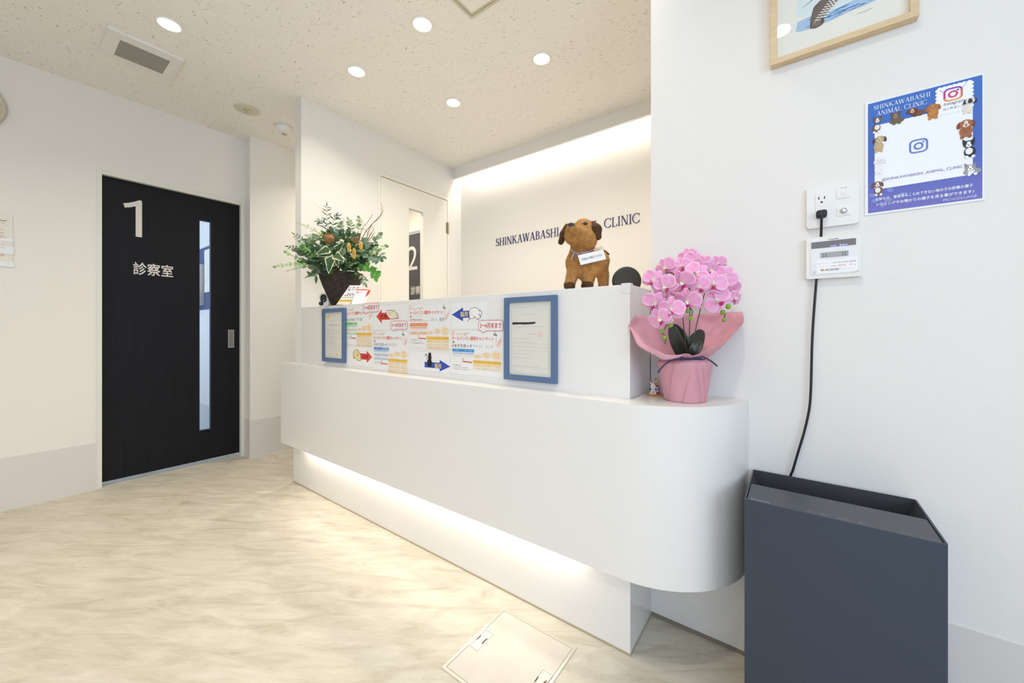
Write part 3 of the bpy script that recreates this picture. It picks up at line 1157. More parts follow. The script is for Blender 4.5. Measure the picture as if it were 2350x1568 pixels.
def campaign(x0, z0, x1, z1, label, head, head2, pale, name, c_name, sub, rows, rows2, off, seed, name_w=0.36, extra=None):
    s = panel_sheet(off)
    rg = random.Random(seed)
    W, H = x1 - x0, z1 - z0
    s.slab(x0, z0, x1, z1, 0.0008, M_PAPER)

    def X(a):
        return x0 + a * W

    def Z(b):
        return z1 - b * H
    for (a, b, ra, rb) in ((.045, .055, .035, .045), (.06, .04, .02, .03), (.04, .08, .02, .02)):
        s.ell(X(a), Z(b), ra * W, rb * W, ink('#f6d2c3'), 1)
    for (a, b, r) in ((.345, .05, .012), (.845, .075, .022), (.875, .09, .02), (.055, .255, .02), (.045, .28, .012)):
        s.ell(X(a), Z(b), r * W, r * W * .7, ink('#8d8480'), 1, 12, rot=-.5)
    for k in (-.5, .3, .9):
        s.stroke([(X(.86), Z(.07)), (X(.86) + .03 * W * math.cos(1.5 + k), Z(.07) + .045 * W)], .003 * W, ink('#a39b96'), 1)
    for a in (.875, .955):
        s.stroke([(X(a), Z(.14)), (X(a), Z(.25))], .008 * W, ink('#e59a95'), 1)
        s.stroke([(X(a - .015), Z(.25)), (X(a - .012), Z(.32))], .005 * W, ink('#efc0b4'), 1)
    for (a, b) in ((.92, .27), (.905, .31), (.935, .235)):
        s.ell(X(a), Z(b), .02 * W, .028 * W, ink('#f4c3b5'), 1, 14)
    s.text('フィラリア薬', X(.11), Z(.105), X(.31), Z(.045), ink('#eda45c'), 2, off=0.006)
    s.text('オールインワン薬剤キャンペーン', X(.025), Z(.215), X(.83), Z(.125), ink('#ea7768'), 2, off=0.02)
    if extra:
        s.dashes(X(.16), X(.36), Z(.25), .012 * H, ink('#e08a80'), rg)
    s.stroke([(X(.03), Z(.37)), (X(.055), Z(.32))], .018 * W, ink('#e06a4a'), 1)
    s.text(name, X(.07), Z(.385), X(.07 + name_w), Z(.305), ink(c_name), 2, off=0.012)
    xs = .07 + name_w + .03
    for tx, col, w_, h_ in sub:
        s.text(tx, X(xs), Z(.38), X(xs + w_), Z(.38 - h_), ink(col), 2, off=0.0)
        xs += w_ + .05
    # price table at the left
    ty, hh, rh = .415, .068, .052
    if rows <= 3:
        rh = .068
    s.rect(X(.03), Z(ty), X(.26), Z(ty + hh), ink(head))
    s.rect(X(.26), Z(ty), X(.47), Z(ty + hh), ink(head2))
    s.dashes(X(.10), X(.17), Z(ty + hh * .5), .018 * H, ink('#f4f4f2'), rg)
    s.dashes(X(.29), X(.45), Z(ty + hh * .5), .018 * H, ink('#f4f4f2'), rg)
    for i in range(rows):
        b0 = ty + hh + i * rh
        if i % 2 == 0:
            s.rect(X(.03), Z(b0), X(.47), Z(b0 + rh), ink(pale))
        s.dashes(X(.05), X(.24), Z(b0 + rh * .55), .015 * H, ink('#a09f9d'), rg)
        s.dashes(X(.29), X(.43), Z(b0 + rh * .55), .015 * H, ink('#a5a49f'), rg)
    b1 = ty + hh + rows * rh
    s.stroke([(X(.25), Z(b1 + .012)), (X(.25), Z(b1 + .085)), (X(.40), Z(b1 + .095))], .017 * W, ink('#dd5b4d'), 1)
    s.poly([(X(.40), Z(b1 + .075)), (X(.44), Z(b1 + .097)), (X(.40), Z(b1 + .117))], ink('#dd5b4d'), 1)
    # price table at the right with its speech bubbles
    ty2 = b1 + .04 if rows <= 3 else .69
    h2, r2 = .07, .058 if rows2 > 3 else .075
    s.rect(X(.45), Z(ty2), X(.965), Z(ty2 + h2), ink('#efc052'))
    for i in range(3):
        s.dashes(X(.48 + i * .175), X(.59 + i * .175), Z(ty2 + .035), .02 * H, ink('#e39a3c'), rg)
    for i in range(rows2):
        b0 = ty2 + h2 + i * r2
        s.rect(X(.45), Z(b0), X(.965), Z(b0 + r2), ink('#f3dcb8' if i % 2 == 0 else '#efe2cf'))
        for j in range(3):
            s.dashes(X(.465 + j * .175), X(.60 + j * .175), Z(b0 + r2 * .5), .017 * H, ink('#b0a28c'), rg)
    for (a, dz, ra, rb, n) in ((.535, .085, .085, .040, 1), (.70, .125, .078, .062, 2), (.875, .125, .085, .100, 3)):
        b = ty2 - dz
        s.poly([(X(a - .02), Z(b + rb * .6)), (X(a), Z(ty2 - .012)), (X(a + .025), Z(b + rb * .6))], ink('#f5dcb0'), 1)
        s.ell(X(a), Z(b), ra * W, rb * H, ink('#f0d09a'), 1.4)
        s.ell(X(a), Z(b), ra * W - .0012, rb * H - .0012, ink('#f7e0ba'), 1.8)
        for i in range(n):
            s.dashes(X(a - .045), X(a + .045), Z(b + (i - (n - 1) / 2) * .045), .018 * H, ink('#dc7a50'), rg, 2.4)
    for i, w_ in enumerate((.17, .30, .34) if rows <= 3 else (.22, .34)):
        s.dashes(X(.05), X(.05 + w_), Z(.80 + i * .045), .02 * H, ink('#928c88'), rg)
    return tag(s.build('campaign_notice'), label, 'notice', 'campaign notices on the counter panel')


def bubble_tag(u0, v0, u1, v1, label, off):
    x0, z1 = px(u0, v0)
    x1, z0 = px(u1, v1)
    s = panel_sheet(off)
    W, H = x1 - x0, z1 - z0
    zb = z0 + H * .18
    o = rrect(x0, zb, x1, z1, .09 * W)
    k = 16
    tail = [(x0 + .13 * W, z0), (x0 + .28 * W, zb)]
    o = o[:12 + 6] + [(x0 + .14 * W, zb), tail[0], (x0 + .33 * W, zb)] + o[18:]
    s.solid(o, 0.0006, M_PAPER, -3)
    s.o = s.o + s.n * 0.0004
    s.stroke(o, .014 * W, ink('#e0555a'), 1, closed=True)
    s.text('3～4月末まで', x0 + .07 * W, zb + H * .2, x1 - .06 * W, z1 - H * .18, ink('#dc5555'), 1, off=0.012)
    return tag(s.build('date_tag'), label, 'tag', 'red outlined date tags over the notices')


def arrow_pts(x0, z0, x1, z1, right):
    zc, hh = (z0 + z1) / 2, (z1 - z0) / 2
    xh = x1 - (x1 - x0) * .40 if right else x0 + (x1 - x0) * .40
    s_ = .5 * hh
    if right:
        return [(x0, zc - s_), (xh, zc - s_), (xh, z0), (x1, zc), (xh, z1), (xh, zc + s_), (x0, zc + s_)]
    return [(x1, zc - s_), (x1, zc + s_), (xh, zc + s_), (xh, z1), (x0, zc), (xh, z0), (xh, zc - s_)]


def arrow_notice(sheet, arrow, right, col, word, c_word, wbox, art, label, off):
    s = panel_sheet(off)
    (x0, z1), (x1, z0) = px(*sheet[:2]), px(*sheet[2:])
    s.slab(x0, z0, x1, z1, 0.0006, M_PAPER)
    (a0, b1), (a1, b0) = px(*arrow[:2]), px(*arrow[2:])
    s.poly(arrow_pts(a0, b0, a1, b1, right), ink(col), 1)
    (w0, h1), (w1, h0) = px(*wbox[:2]), px(*wbox[2:])
    s.text(word, w0, h0, w1, h1, ink(c_word), 2, off=0.02)
    art(s)
    return tag(s.build('arrow_notice'), label, 'notice', 'arrow notices on the counter panel')


def Q(*uv):
    return [px(u, v) for u, v in uv]


def blob(s, u, v, ru, rv, col, k, rot=0.0, n=20):
    x, z = px(u, v)
    x2, _ = px(u + ru, v)
    _, z2 = px(u, v - rv)
    s.ell(x, z, x2 - x, z2 - z, ink(col), k, n, rot)


def art_dog_lying(s):
    for c_, g_, k in (('#6b5f55', 1.1, 2.6), ('#f2e3c4', 0, 3)):
        blob(s, 902, 724, 11 + g_, 8 + g_, c_, k)
        blob(s, 896, 719, 8.5 + g_, 6.5 + g_, c_, k + .2)
        s.poly(Q((903, 718 - g_), (906 - g_ * .3, 711 - g_), (910 + g_, 719)), ink(c_), k)
        s.poly(Q((887 - g_, 717), (890, 712 - g_), (894, 716)), ink(c_), k + .2)
        blob(s, 912, 729, 3 + g_, 2 + g_, c_, k + .2)
    for u, v in ((893, 718), (899, 717)):
        blob(s, u, v, .8, .8, '#4b3c34', 3.8, n=8)
    blob(s, 895.5, 721, 1.4, 1, '#8c5a4a', 3.8, n=8)
    s.stroke(Q((905, 727), (910, 726)), .0008, ink('#6b5f55'), 3.8)
    blob(s, 911, 730, 1.6, 1.2, '#d65a4a', 3.9, n=8)


def art_dog_side(s):
    for c_, g_, k in (('#8a7a55', 1.1, 2.6), ('#ead99a', 0, 3)):
        blob(s, 818, 813, 6.5 + g_, 9.5 + g_, c_, k, .25)
        blob(s, 823, 818, 5 + g_, 9 + g_, c_, k, -.4)
        blob(s, 826, 824, 3 + g_, 3.5 + g_, c_, k)
    s.stroke(Q((815, 806), (814.5, 813), (817, 820)), .0009, ink('#8a7a55'), 3.6)
    blob(s, 821, 812, 1, 1.1, '#6b3f2f', 3.8, n=8)
    blob(s, 821.5, 816, 1.3, 2, '#b9654a', 3.8, n=8)
    blob(s, 813, 822.5, 1.4, 1.3, '#cf5145', 3.8, n=8)


def art_white_cat(s):
    s.stroke(Q((1081, 729), (1077, 733), (1073, 738)), [.004, .0035, .001], ink('#9a7b50'), 3)
    for c_, g_, k in (('#6a6660', .9, 2.6), ('#f5f2ec', 0, 3)):
        blob(s, 1089, 717, 12 + g_, 10.5 + g_, c_, k)
        blob(s, 1084, 724, 6 + g_, 7 + g_, c_, k)
        blob(s, 1097, 728, 5.5 + g_, 5 + g_, c_, k + .2)
        blob(s, 1103, 719, 3 + g_, 5 + g_, c_, k)
        s.poly(Q((1092, 726), (1092.5, 731 + g_), (1096, 732)), ink(c_), k + .2)
        s.poly(Q((1098, 732), (1101, 731 + g_), (1102, 726)), ink(c_), k + .2)
    s.stroke(Q((1094, 729), (1097, 730.5), (1100, 728.5)), .0012, ink('#a57c4e'), 3.8)
    blob(s, 1097, 733, 1.6, 1, '#a57c4e', 3.8, n=8)
    s.stroke(Q((1081, 716), (1083, 722), (1088, 727), (1091, 727)), .0008, ink('#8a857c'), 3.9)
    s.stroke(Q((1100, 714), (1102, 719), (1101, 724)), .0008, ink('#8a857c'), 3.9)


def art_black_cat(s):
    s.stroke(Q((982, 829), (980.5, 822), (981.5, 816), (979, 813), (976.5, 815), (975.5, 819)), [.0024, .0028, .003, .003, .0028, .0012], ink('#1f1f1f'), 3)
    blob(s, 986.5, 833, 5.2, 9.5, '#1d1d1d', 3)
    blob(s, 987, 821, 3.8, 8, '#1d1d1d', 3.1)
    blob(s, 987, 813.5, 3.2, 3.6, '#1d1d1d', 3.2)
    s.poly(Q((984, 812), (984.3, 808.3), (987, 811)), ink('#1d1d1d'), 3.2)
    s.poly(Q((987.5, 811), (989.8, 808.6), (990, 813)), ink('#1d1d1d'), 3.2)


campaign(-2.036, 0.918, -1.762, 1.123, 'green table price notice, next to the small blue framed certificate', '#6fbf4f', '#8fcd83', '#c9e3c4', 'クレデリオ', C_NAVY, (('プラス錠', '#4f9a7f', .24, .085),), 5, 5, 0.0012, 11, .30)
campaign(-1.760, 0.794, -1.472, 0.990, 'blue table price notice under the red left-pointing arrow', '#648fd0', '#7ba0d8', '#c3d0e6', 'ネクスガード', C_NAVY, (('スペクトラ', '#8f98a6', .23, .08),), 5, 5, 0.0012, 12, .36)
campaign(-1.470, 0.914, -1.190, 1.110, 'orange table price notice, upper one between the two arrow columns', '#ec8f5f', '#ec8f5f', '#f2c5ad', 'ブラベクト', '#a84046', (('プラス', '#c05a58', .11, .03), ('スポット', '#98a3ae', .16, .08), ('猫用', '#98a3ae', .12, .085)), 3, 3, 0.0012, 13, .28, True)
campaign(-1.188, 0.812, -0.902, 0.993, 'blue table price notice touching the large blue framed document', '#4f97d2', '#4f97d2', '#cfd5e4', 'ネクスガード', C_NAVY, (('キャット', '#9cc0b4', .17, .07), ('コンボ', '#9cc0b4', .15, .07)), 2, 2, 0.0012, 14, .36)
arrow_notice((857.5, 703, 937, 757), (864, 711, 896, 742), False, '#dd4a40', '犬用', '#7d2a22', (872, 721, 888, 732), art_dog_lying, 'red left-pointing arrow notice with a cartoon dog', 0.0011)
arrow_notice((790, 794, 856.5, 843), (824, 804, 854.5, 834), True, '#dd4a40', '犬用', '#7d2a22', (832, 814, 845, 824), art_dog_side, 'red right-pointing arrow notice with a yellow cartoon dog', 0.0011)
arrow_notice((1036, 696, 1120, 755), (1037.5, 707, 1104, 737), False, '#3a4fb0', '猫用', '#e6cf6a', (1057, 716, 1074, 727), art_white_cat, 'blue left-pointing arrow notice with a white cat', 0.0011)
arrow_notice((938.5, 806, 1034, 857), (975, 824, 1034, 855), True, '#3a4fb0', '猫用', '#e6cf6a', (998, 834, 1013, 846), art_black_cat, 'blue right-pointing arrow notice with a sitting black cat', 0.0011)
bubble_tag(834, 697, 870, 720, 'red date tag on the green table notice', 0.0028)
bubble_tag(897, 737.5, 936, 760, 'red date tag above the notice under the red left-pointing arrow', 0.0028)
bubble_tag(1099, 736, 1155.5, 765, 'red date tag beside the large blue framed document, widest in the photo', 0.0028)


def framed_doc(x0, z0, x1, z1, bw, label, draw):
    t = thing('document_frame', label, 'framed document', ((x0 + x1) / 2, YU - 0.02, z0), 'blue framed documents on the counter panel')
    f = MB()
    ya, yb = YU - 0.019, YU - 0.0045
    M = mat('blue_painted_frame', '#5b7396', 0.45)
    f.prism([(x0, z0), (x1, z0), (x1 - bw, z0 + bw), (x0 + bw, z0 + bw)], 'y', ya, yb, M)
    f.prism([(x0, z1), (x1, z1), (x1 - bw, z1 - bw), (x0 + bw, z1 - bw)], 'y', ya, yb, M)
    f.prism([(x0, z0), (x0, z1), (x0 + bw, z1 - bw), (x0 + bw, z0 + bw)], 'y', ya, yb, M)
    f.prism([(x1, z0), (x1, z1), (x1 - bw, z1 - bw), (x1 - bw, z0 + bw)], 'y', ya, yb, M)
    f.build('frame', t)
    s = Sheet((0, YU - 0.010, 0), (1, 0, 0), (0, 0, 1), 0.0002)
    s.slab(x0 + bw * .8, z0 + bw * .8, x1 - bw * .8, z1 - bw * .8, 0.005, M_PAPERG)
    draw(s, x0 + bw, z0 + bw, x1 - bw, z1 - bw)
    s.build('document', t)
    MB().box(x0 + bw * .9, YU - 0.0145, z0 + bw * .9, x1 - bw * .9, YU - 0.0130, z1 - bw * .9, M_GLASS).build('glass', t)
    return t


def doc_small(s, x0, z0, x1, z1):
    rg = random.Random(4)
    W, H = x1 - x0, z1 - z0
    X, Z = (lambda a: x0 + a * W), (lambda b: z1 - b * H)
    g = ink('#aaa49d')
    for a, b, r, c_ in ((.16, .11, .09, '#e7d9a8'), (.22, .09, .05, '#e2c56e'), (.12, .15, .05, '#ecdfc0'), (.68, .925, .06, '#e7d9a8'), (.66, .915, .03, '#e2c56e')):
        s.ell(X(a), Z(b), r * W, r * W * .8, ink(c_), 1)
    for b, a0, a1 in ((.045, .4, .85), (.10, .38, .93), (.145, .45, .9), (.18, .4, .93)):
        s.dashes(X(a0), X(a1), Z(b), .006 * H, ink('#bab0a6'), rg)
    s.dashes(X(.14), X(.90), Z(.28), .016 * H, ink('#908b86'), rg)
    for b, a1 in ((.36, .24), (.395, .95), (.43, .95), (.47, .75), (.505, .2), (.54, .6), (.58, .9), (.615, .45), (.65, .52), (.685, .75), (.73, .95)):
        s.dashes(X(.07), X(a1), Z(b), .008 * H, g, rg)
    for b in (.80, .845):
        s.dashes(X(.6), X(.94), Z(b), .009 * H, g, rg)
    s.dashes(X(.76), X(.94), Z(.925), .01 * H, ink('#b9b3a6'), rg)


def doc_large(s, x0, z0, x1, z1):
    rg = random.Random(6)
    W, H = x1 - x0, z1 - z0
    X, Z = (lambda a: x0 + a * W), (lambda b: z1 - b * H)
    g, li = ink('#b9b5ae'), ink('#cfccc4')
    s.dashes(X(.06), X(.42), Z(.065), .006 * H, g, rg)
    for p in ([(.06, .08), (.93, .08), (.93, .885), (.06, .885)],):
        s.stroke([(X(a), Z(b)) for a, b in p], .0008, li, 1, closed=True)
    s.stroke([(X(.06), Z(.565)), (X(.93), Z(.565))], .0008, li, 1)
    s.dashes(X(.68), X(.88), Z(.115), .006 * H, g, rg)
    s.dashes(X(.32), X(.66), Z(.165), .010 * H, ink('#aeaaa3'), rg)
    s.dashes(X(.10), X(.38), Z(.24), .009 * H, g, rg, fill=.5)
    s.poly([(X(a), Z(b)) for a, b in ((.075, .305), (.30, .300), (.35, .305), (.60, .297), (.635, .282), (.635, .270), (.40, .273), (.075, .270))], ink('#2e2b27'), 2)
    s.dashes(X(.10), X(.88), Z(.33), .007 * H, g, rg)
    s.dashes(X(.09), X(.29), Z(.345), .007 * H, ink('#c9b7b0'), rg)
    s.dashes(X(.46), X(.70), Z(.435), .009 * H, g, rg)
    s.rect(X(.69), Z(.475), X(.80), Z(.395), ink('#f1d5cb'), 1)
    for b, a1 in ((.50, .5), (.545, .52), (.61, .9), (.66, .62), (.71, .46), (.76, .48)):
        s.dashes(X(.10), X(a1), Z(b), .008 * H, g, rg, fill=.65)
    s.dashes(X(.12), X(.14), Z(.81), .01 * H, g, rg)
    s.dashes(X(.42), X(.44), Z(.81), .01 * H, g, rg)
    s.dashes(X(.06), X(.7), Z(.875), .006 * H, g, rg)


framed_doc(-2.253, 0.812, -2.012, 1.120, 0.022, 'small blue framed certificate closest to the potted greenery', doc_small)
framed_doc(-0.886, 0.811, -0.660, 1.119, 0.020, 'large blue framed document with a black bar of blanked text', doc_large)

# ------------------------------------------------------------------ right wall: picture, poster, outlet, alarm panel
px0, px1, pz0, pz1, fw = -0.056, 0.244, 1.768, 2.200, 0.0155
t = thing('framed_picture', 'light wood framed seabird watercolour at the top of the right wall', 'picture', ((px0 + px1) / 2, YW, pz0))
M_OAK = wood_mat('pale_ash_wood', '#d5b98f', '#e0c8a2', 0.5, (6, 60, 60))
f = MB()
for q in ([(px0, pz0), (px1, pz0), (px1 - fw, pz0 + fw), (px0 + fw, pz0 + fw)], [(px0, pz1), (px1, pz1), (px1 - fw, pz1 - fw), (px0 + fw, pz1 - fw)],
          [(px0, pz0), (px0, pz1), (px0 + fw, pz1 - fw), (px0 + fw, pz0 + fw)], [(px1, pz0), (px1, pz1), (px1 - fw, pz1 - fw), (px1 - fw, pz0 + fw)]):
    f.prism(q, 'y', YW - 0.026, YW - 0.001, M_OAK)
f.build('frame', t)
s = Sheet((0, YW - 0.014, 0), (1, 0, 0), (0, 0, 1), 0.0002)
s.slab(px0 + .01, pz0 + .01, px1 - .01, pz1 - .01, 0.005, mat('watercolour_paper', '#efebe0', 0.7, spec=0.2))
YA = YW - 0.014


def pq(*uv):
    return [(on_y(u, v, YA).x, on_y(u, v, YA).z) for u, v in uv]


rg = random.Random(21)
s.poly(pq((1825, 40), (1840, -60), (2010, -180), (2060, -60), (2012, 0), (1950, 14), (1890, 30)), ink('#dde9e8'), 1)
s.poly(pq((1826, 73), (1830, 52), (1858, 38), (1890, 34), (1940, 10), (1985, -12), (2025, -34), (2030, -10), (1990, 10), (1945, 28), (1905, 48), (1890, 52), (1860, 66), (1840, 72)), ink('#a9c6e2'), 2)
for i in range(34):
    f_ = rg.random()
    u, v = 1835 + 165 * f_, 64 - 66 * f_ + rg.uniform(-9, 9)
    L_ = rg.uniform(10, 34)
    c_ = rg.choice(['#3f6fb0', '#5c8cc6', '#2f5fa6', '#7fa9d6', '#4a7fc0', '#8db5de'])
    s.stroke(pq((u, v), (u + L_ * .5, v - L_ * .24 + rg.uniform(-1, 1)), (u + L_, v - L_ * .45)), [.0006, rg.uniform(.002, .005), .0006], ink(c_), 3 + i * .03)
WING = ((1859, 66), (1860, 50), (1864, 32), (1870, 14), (1884, 2), (1898, -8), (1925, -30), (1962, -44), (1955, -24), (1930, -6), (1917, 8), (1906, 20), (1900, 28), (1893, 42), (1891, 52), (1882, 60), (1871, 65))
s.poly(pq(*WING), ink('#6d6058'), 5)
for r0, r1, w0, n_ in ((.06, .40, .0030, 13), (.34, .66, .0034, 12), (.60, .93, .0040, 11)):   # rows of pale vanes between dark shafts
    for i in range(n_):
        f_ = (i + .5) / n_
        lu, lv = 1862 + 62 * f_ ** 1.15, 56 - 84 * f_        # leading edge
        tu, tv = 1890 + 44 * f_, 52 - 66 * f_                # trailing edge
        p0 = (lu + (tu - lu) * r0, lv + (tv - lv) * r0 + 2)
        p1 = (lu + (tu - lu) * r1, lv + (tv - lv) * r1 + 1)
        s.stroke(pq(p0, ((p0[0] + p1[0]) / 2, (p0[1] + p1[1]) / 2 - .6), p1), [w0 * .5, w0, w0 * .55], ink('#efeae2'), 6)
s.poly(pq((1859, 66), (1861, 55), (1872, 52), (1891, 40), (1891, 52), (1882, 60), (1871, 65)), ink('#574942'), 7)
for k in range(4):
    s.stroke(pq((1864 + 5 * k, 63 - k), (1868 + 5 * k, 52 - 2 * k)), .0012, ink('#b9aca0'), 7.5)
s.stroke(pq((1860, 62), (1861, 45), (1868, 18), (1884, 1)), .0012, ink('#4a403a'), 7.5)
s.stroke(pq((1837, 21), (1850, 12), (1872, -6), (1900, -28)), [.0003, .0012, .002, .003], ink('#8f8b86'), 6)
BODY = ((1925, -30), (1962, -44), (2000, -75), (2012, -110), (1992, -116), (1960, -96), (1930, -66), (1905, -50))
s.poly(pq(*BODY), ink('#f4f2ee'), 5)
s.poly(pq((1965, -85), (1930, -140), (1905, -185), (1925, -180), (1965, -140), (1995, -100)), ink('#8b8179'), 5.5)
s.poly(pq((2010, -112), (2034, -120), (2013, -100)), ink('#d9a441'), 5.5)
s.stroke(pq((1968, 32), (1975, 30), (1980, 27), (1986, 27), (1992, 23), (2001, 19)), .0008, ink('#9a958c'), 6)
s.build('painting', t)
MB().box(px0 + .012, YW - 0.0215, pz0 + .012, px1 - .012, YW - 0.020, pz1 - .012, M_GLASS).build('glass', t)

# laminated poster of the clinic's picture-sharing account
s = Sheet((0, YW - 0.0022, 0), (1, 0, 0), (0, 0, 1), 0.0002)
QX0, QX1, QZ0, QZ1 = 0.1545, 0.3500, 1.3050, 1.5920
QW, QH = QX1 - QX0, QZ1 - QZ0
M_LAM = mat('laminated_sheet', '#eeedee', 0.15, spec=0.5)
s.slab(0.1485, 1.300, 0.3535, 1.597, 0.0014, M_LAM)


def qx(a):
    return QX0 + a * QW


def qz(b):
    return QZ1 - b * QH


def mixhex(a, b, f_):
    a, b = a.lstrip('#'), b.lstrip('#')
    return '#' + ''.join('%02x' % round(int(a[i:i + 2], 16) * (1 - f_) + int(b[i:i + 2], 16) * f_) for i in (0, 2, 4))


def gloss(h):
    return mat('glossy_print_' + h.lstrip('#'), h, 0.2, spec=0.45)


NB = 20
for i in range(NB):
    f_ = i / (NB - 1)
    c_ = mixhex('#3f6fc0', '#4a66b8', f_ * 2) if f_ < .5 else mixhex('#4a66b8', '#6c66b6', f_ * 2 - 1)
    s.rect(QX0, qz((i + 1) / NB), QX1, qz(i / NB), gloss(c_), 1)
rg = random.Random(8)
for i in range(9):
    a, b = rg.uniform(.04, .5), rg.uniform(.8, .95)
    s.ell(qx(a), qz(b), rg.uniform(.02, .06) * QW, rg.uniform(.01, .02) * QH, gloss('#7d86c8'), 1.3 + .05 * i)
s.poly(rrect(qx(.065), qz(.795), qx(.925), qz(.212), .012 * QW), gloss('#f3f3f5'), 2)
serif_text(s, 'SHINKAWABASHI', qx(.055), qz(.068), qx(.575), qz(.030), gloss('#f2f3f8'), 2)
serif_text(s, 'ANIMAL CLINIC', qx(.085), qz(.128), qx(.545), qz(.088), gloss('#f2f3f8'), 2)
W_ = gloss('#f6f6f7')
bx0, bx1, bz0, bz1 = .635, .915, .245, .028
s.rect(qx(bx0), qz(bz0), qx(bx1), qz(bz1), W_, 2.4)
for i in range(7):
    for b in (bz0, bz1):
        s.ell(qx(bx0 + (bx1 - bx0) * (i + .5) / 7), qz(b), .021 * QW, .016 * QW, W_, 2.42, 14)
    for a in (bx0, bx1):
        s.ell(qx(a), qz(bz1 + (bz0 - bz1) * (i + .5) / 7), .018 * QW, .022 * QW, W_, 2.44, 14)


def camera_logo(a, b, w_, h_, cols, k, lw):
    """outlined rounded square with a ring and a dot"""
    o = rrect(qx(a) - w_ / 2, qz(b) - h_ / 2, qx(a) + w_ / 2, qz(b) + h_ / 2, w_ * .27, 6)
    n = len(o)
    zc = qz(b)
    for i in range(n):
        f_ = min(1, max(0, (o[i][1] - zc) / h_ + .5))
        c_ = mixhex(cols[0], cols[1], f_ * 2) if f_ < .5 else mixhex(cols[1], cols[2], f_ * 2 - 1)
        p0, p1 = o[i], o[(i + 1) % n]
        d_ = math.hypot(p1[0] - p0[0], p1[1] - p0[1]) or 1
        e_ = .12 * lw / d_
        s.stroke([(p0[0] - (p1[0] - p0[0]) * e_, p0[1] - (p1[1] - p0[1]) * e_), (p1[0] + (p1[0] - p0[0]) * e_, p1[1] + (p1[1] - p0[1]) * e_)], lw, gloss(c_), k + .002 * i)
    ring = arc(qx(a), qz(b), w_ * .235, h_ * .235, 0, 345, 23)
    s.stroke(ring, lw, gloss(cols[1]), k, closed=True)
    s.ell(qx(a) + w_ * .28, qz(b) + h_ * .28, lw * .62, lw * .62, gloss(cols[2]), k, 12)


camera_logo(.765, .098, .142 * QW, .098 * QH, ('#f0a04a', '#d63a72', '#8a3ab0'), 3, .0035)
s.text('Instagram', qx(.685), qz(.190), qx(.855), qz(.157), gloss('#4d4a52'), 3, skew=.2)
s.text('はじめました', qx(.685), qz(.222), qx(.855), qz(.200), gloss('#5a575f'), 3)
for u0, v0, u1, v1 in ((.655, .032, .685, .055), (.845, .05, .88, .012)):
    s.stroke([(qx(u0), qz(v0 + .01)), (qx(u1), qz(v1 + .01))], .0008, gloss('#6a6a72'), 3)
camera_logo(.472, .474, .150 * QW, .106 * QH, ('#6680c8', '#5f79c4', '#5872c0'), 3, .0032)
s.text('@SHINKAWABASHI_ANIMAL_CLINIC', qx(.135), qz(.733), qx(.845), qz(.702), gloss('#7b80b8'), 3)
s.text('お知らせ、普段見ることのできない他の子の診察の様子', qx(.075), qz(.898), qx(.925), qz(.870), W_, 3, off=.012)
s.text('トリミングやお預かりの様子を見る事ができます♪', qx(.085), qz(.948), qx(.935), qz(.920), W_, 3, off=.012)
s.text('PIC•COLLAGE', qx(.685), qz(.985), qx(.955), qz(.965), gloss('#d9d6ea'), 3, off=.004)
s.dashes(qx(.05), qx(.075), qz(.982), .004 * QH, gloss('#c9cbe6'), rg, 3)


def pet(a, b, w_, coat, face, ear, chest, ears='drop', body=(0, .06), lying=False, k=4, tongue=False, patch=None):
    """small cut-out photo of a pet: head, ears, chest and paws"""
    X, Z, r = qx(a), qz(b), w_ * QW
    bx, bz = X + body[0] * QW, Z - body[1] * QH
    g = gloss
    s.ell(bx, bz, r * (1.15 if lying else .72), r * (.62 if lying else .95), g(coat), k)
    s.ell(bx * .3 + X * .7, bz + r * .15, r * .45, r * .6, g(chest), k + .1)
    for d_ in (-.4, .4):
        s.ell(bx + d_ * r, bz - r * (.55 if lying else .9), r * .24, r * .28, g(chest), k + .15)
    if ears == 'drop':
        for d_ in (-1, 1):
            s.ell(X + d_ * r * .72, Z - r * .12, r * .28, r * .55, g(ear), k + .2 if not lying else k + .4, rot=d_ * .25)
    else:
        for d_ in (-1, 1):
            s.poly([(X + d_ * r * .15, Z + r * .45), (X + d_ * r * .75, Z + r * 1.05), (X + d_ * r * .72, Z + r * .1)], g(ear), k + .2)
    s.ell(X, Z, r * .68, r * .66, g(coat if not patch else patch), k + .3)
    s.ell(X, Z - r * .05, r * .3, r * .55, g(face), k + .35)
    s.ell(X, Z - r * .25, r * .36, r * .30, g(face), k + .4)
    for d_ in (-1, 1):
        s.ell(X + d_ * r * .26, Z + r * .1, r * .08, r * .09, g('#241d1a'), k + .5, 10)
    s.ell(X, Z - r * .2, r * .12, r * .09, g('#241d1a'), k + .5, 10)
    if tongue:
        s.ell(X, Z - r * .42, r * .13, r * .14, g('#e07f8a'), k + .5, 10)


pet(.092, .168, .055, '#7d5c42', '#efe9e2', '#6d4d36', '#efece8', 'up', (-.01, .07))
pet(.265, .167, .060, '#6f5b45', '#9a8468', '#5d4a38', '#6f5b45', 'up', (.01, .045), True)
pet(.416, .157, .052, '#7b4f33', '#d9b48a', '#6a4029', '#6a4230', 'drop', (.05, .03), True)
pet(.597, .171, .066, '#b87436', '#c58848', '#a5622a', '#c08444', 'drop', (0, .05))
pet(.903, .188, .055, '#e3d9cd', '#3d3532', '#3d3532', '#eae2d8', 'drop', (-.02, .06))
pet(.113, .345, .066, '#c2a27a', '#d9c3a0', '#4b3b30', '#c9ad86', 'drop', (-.01, .065))
pet(.113, .540, .058, '#efe9e6', '#f3eeec', '#eadfd9', '#f1ecea', 'drop', (-.01, .075))
pet(.092, .749, .058, '#7d4e38', '#efe6df', '#6d4130', '#efe8e3', 'drop', (.01, .06))
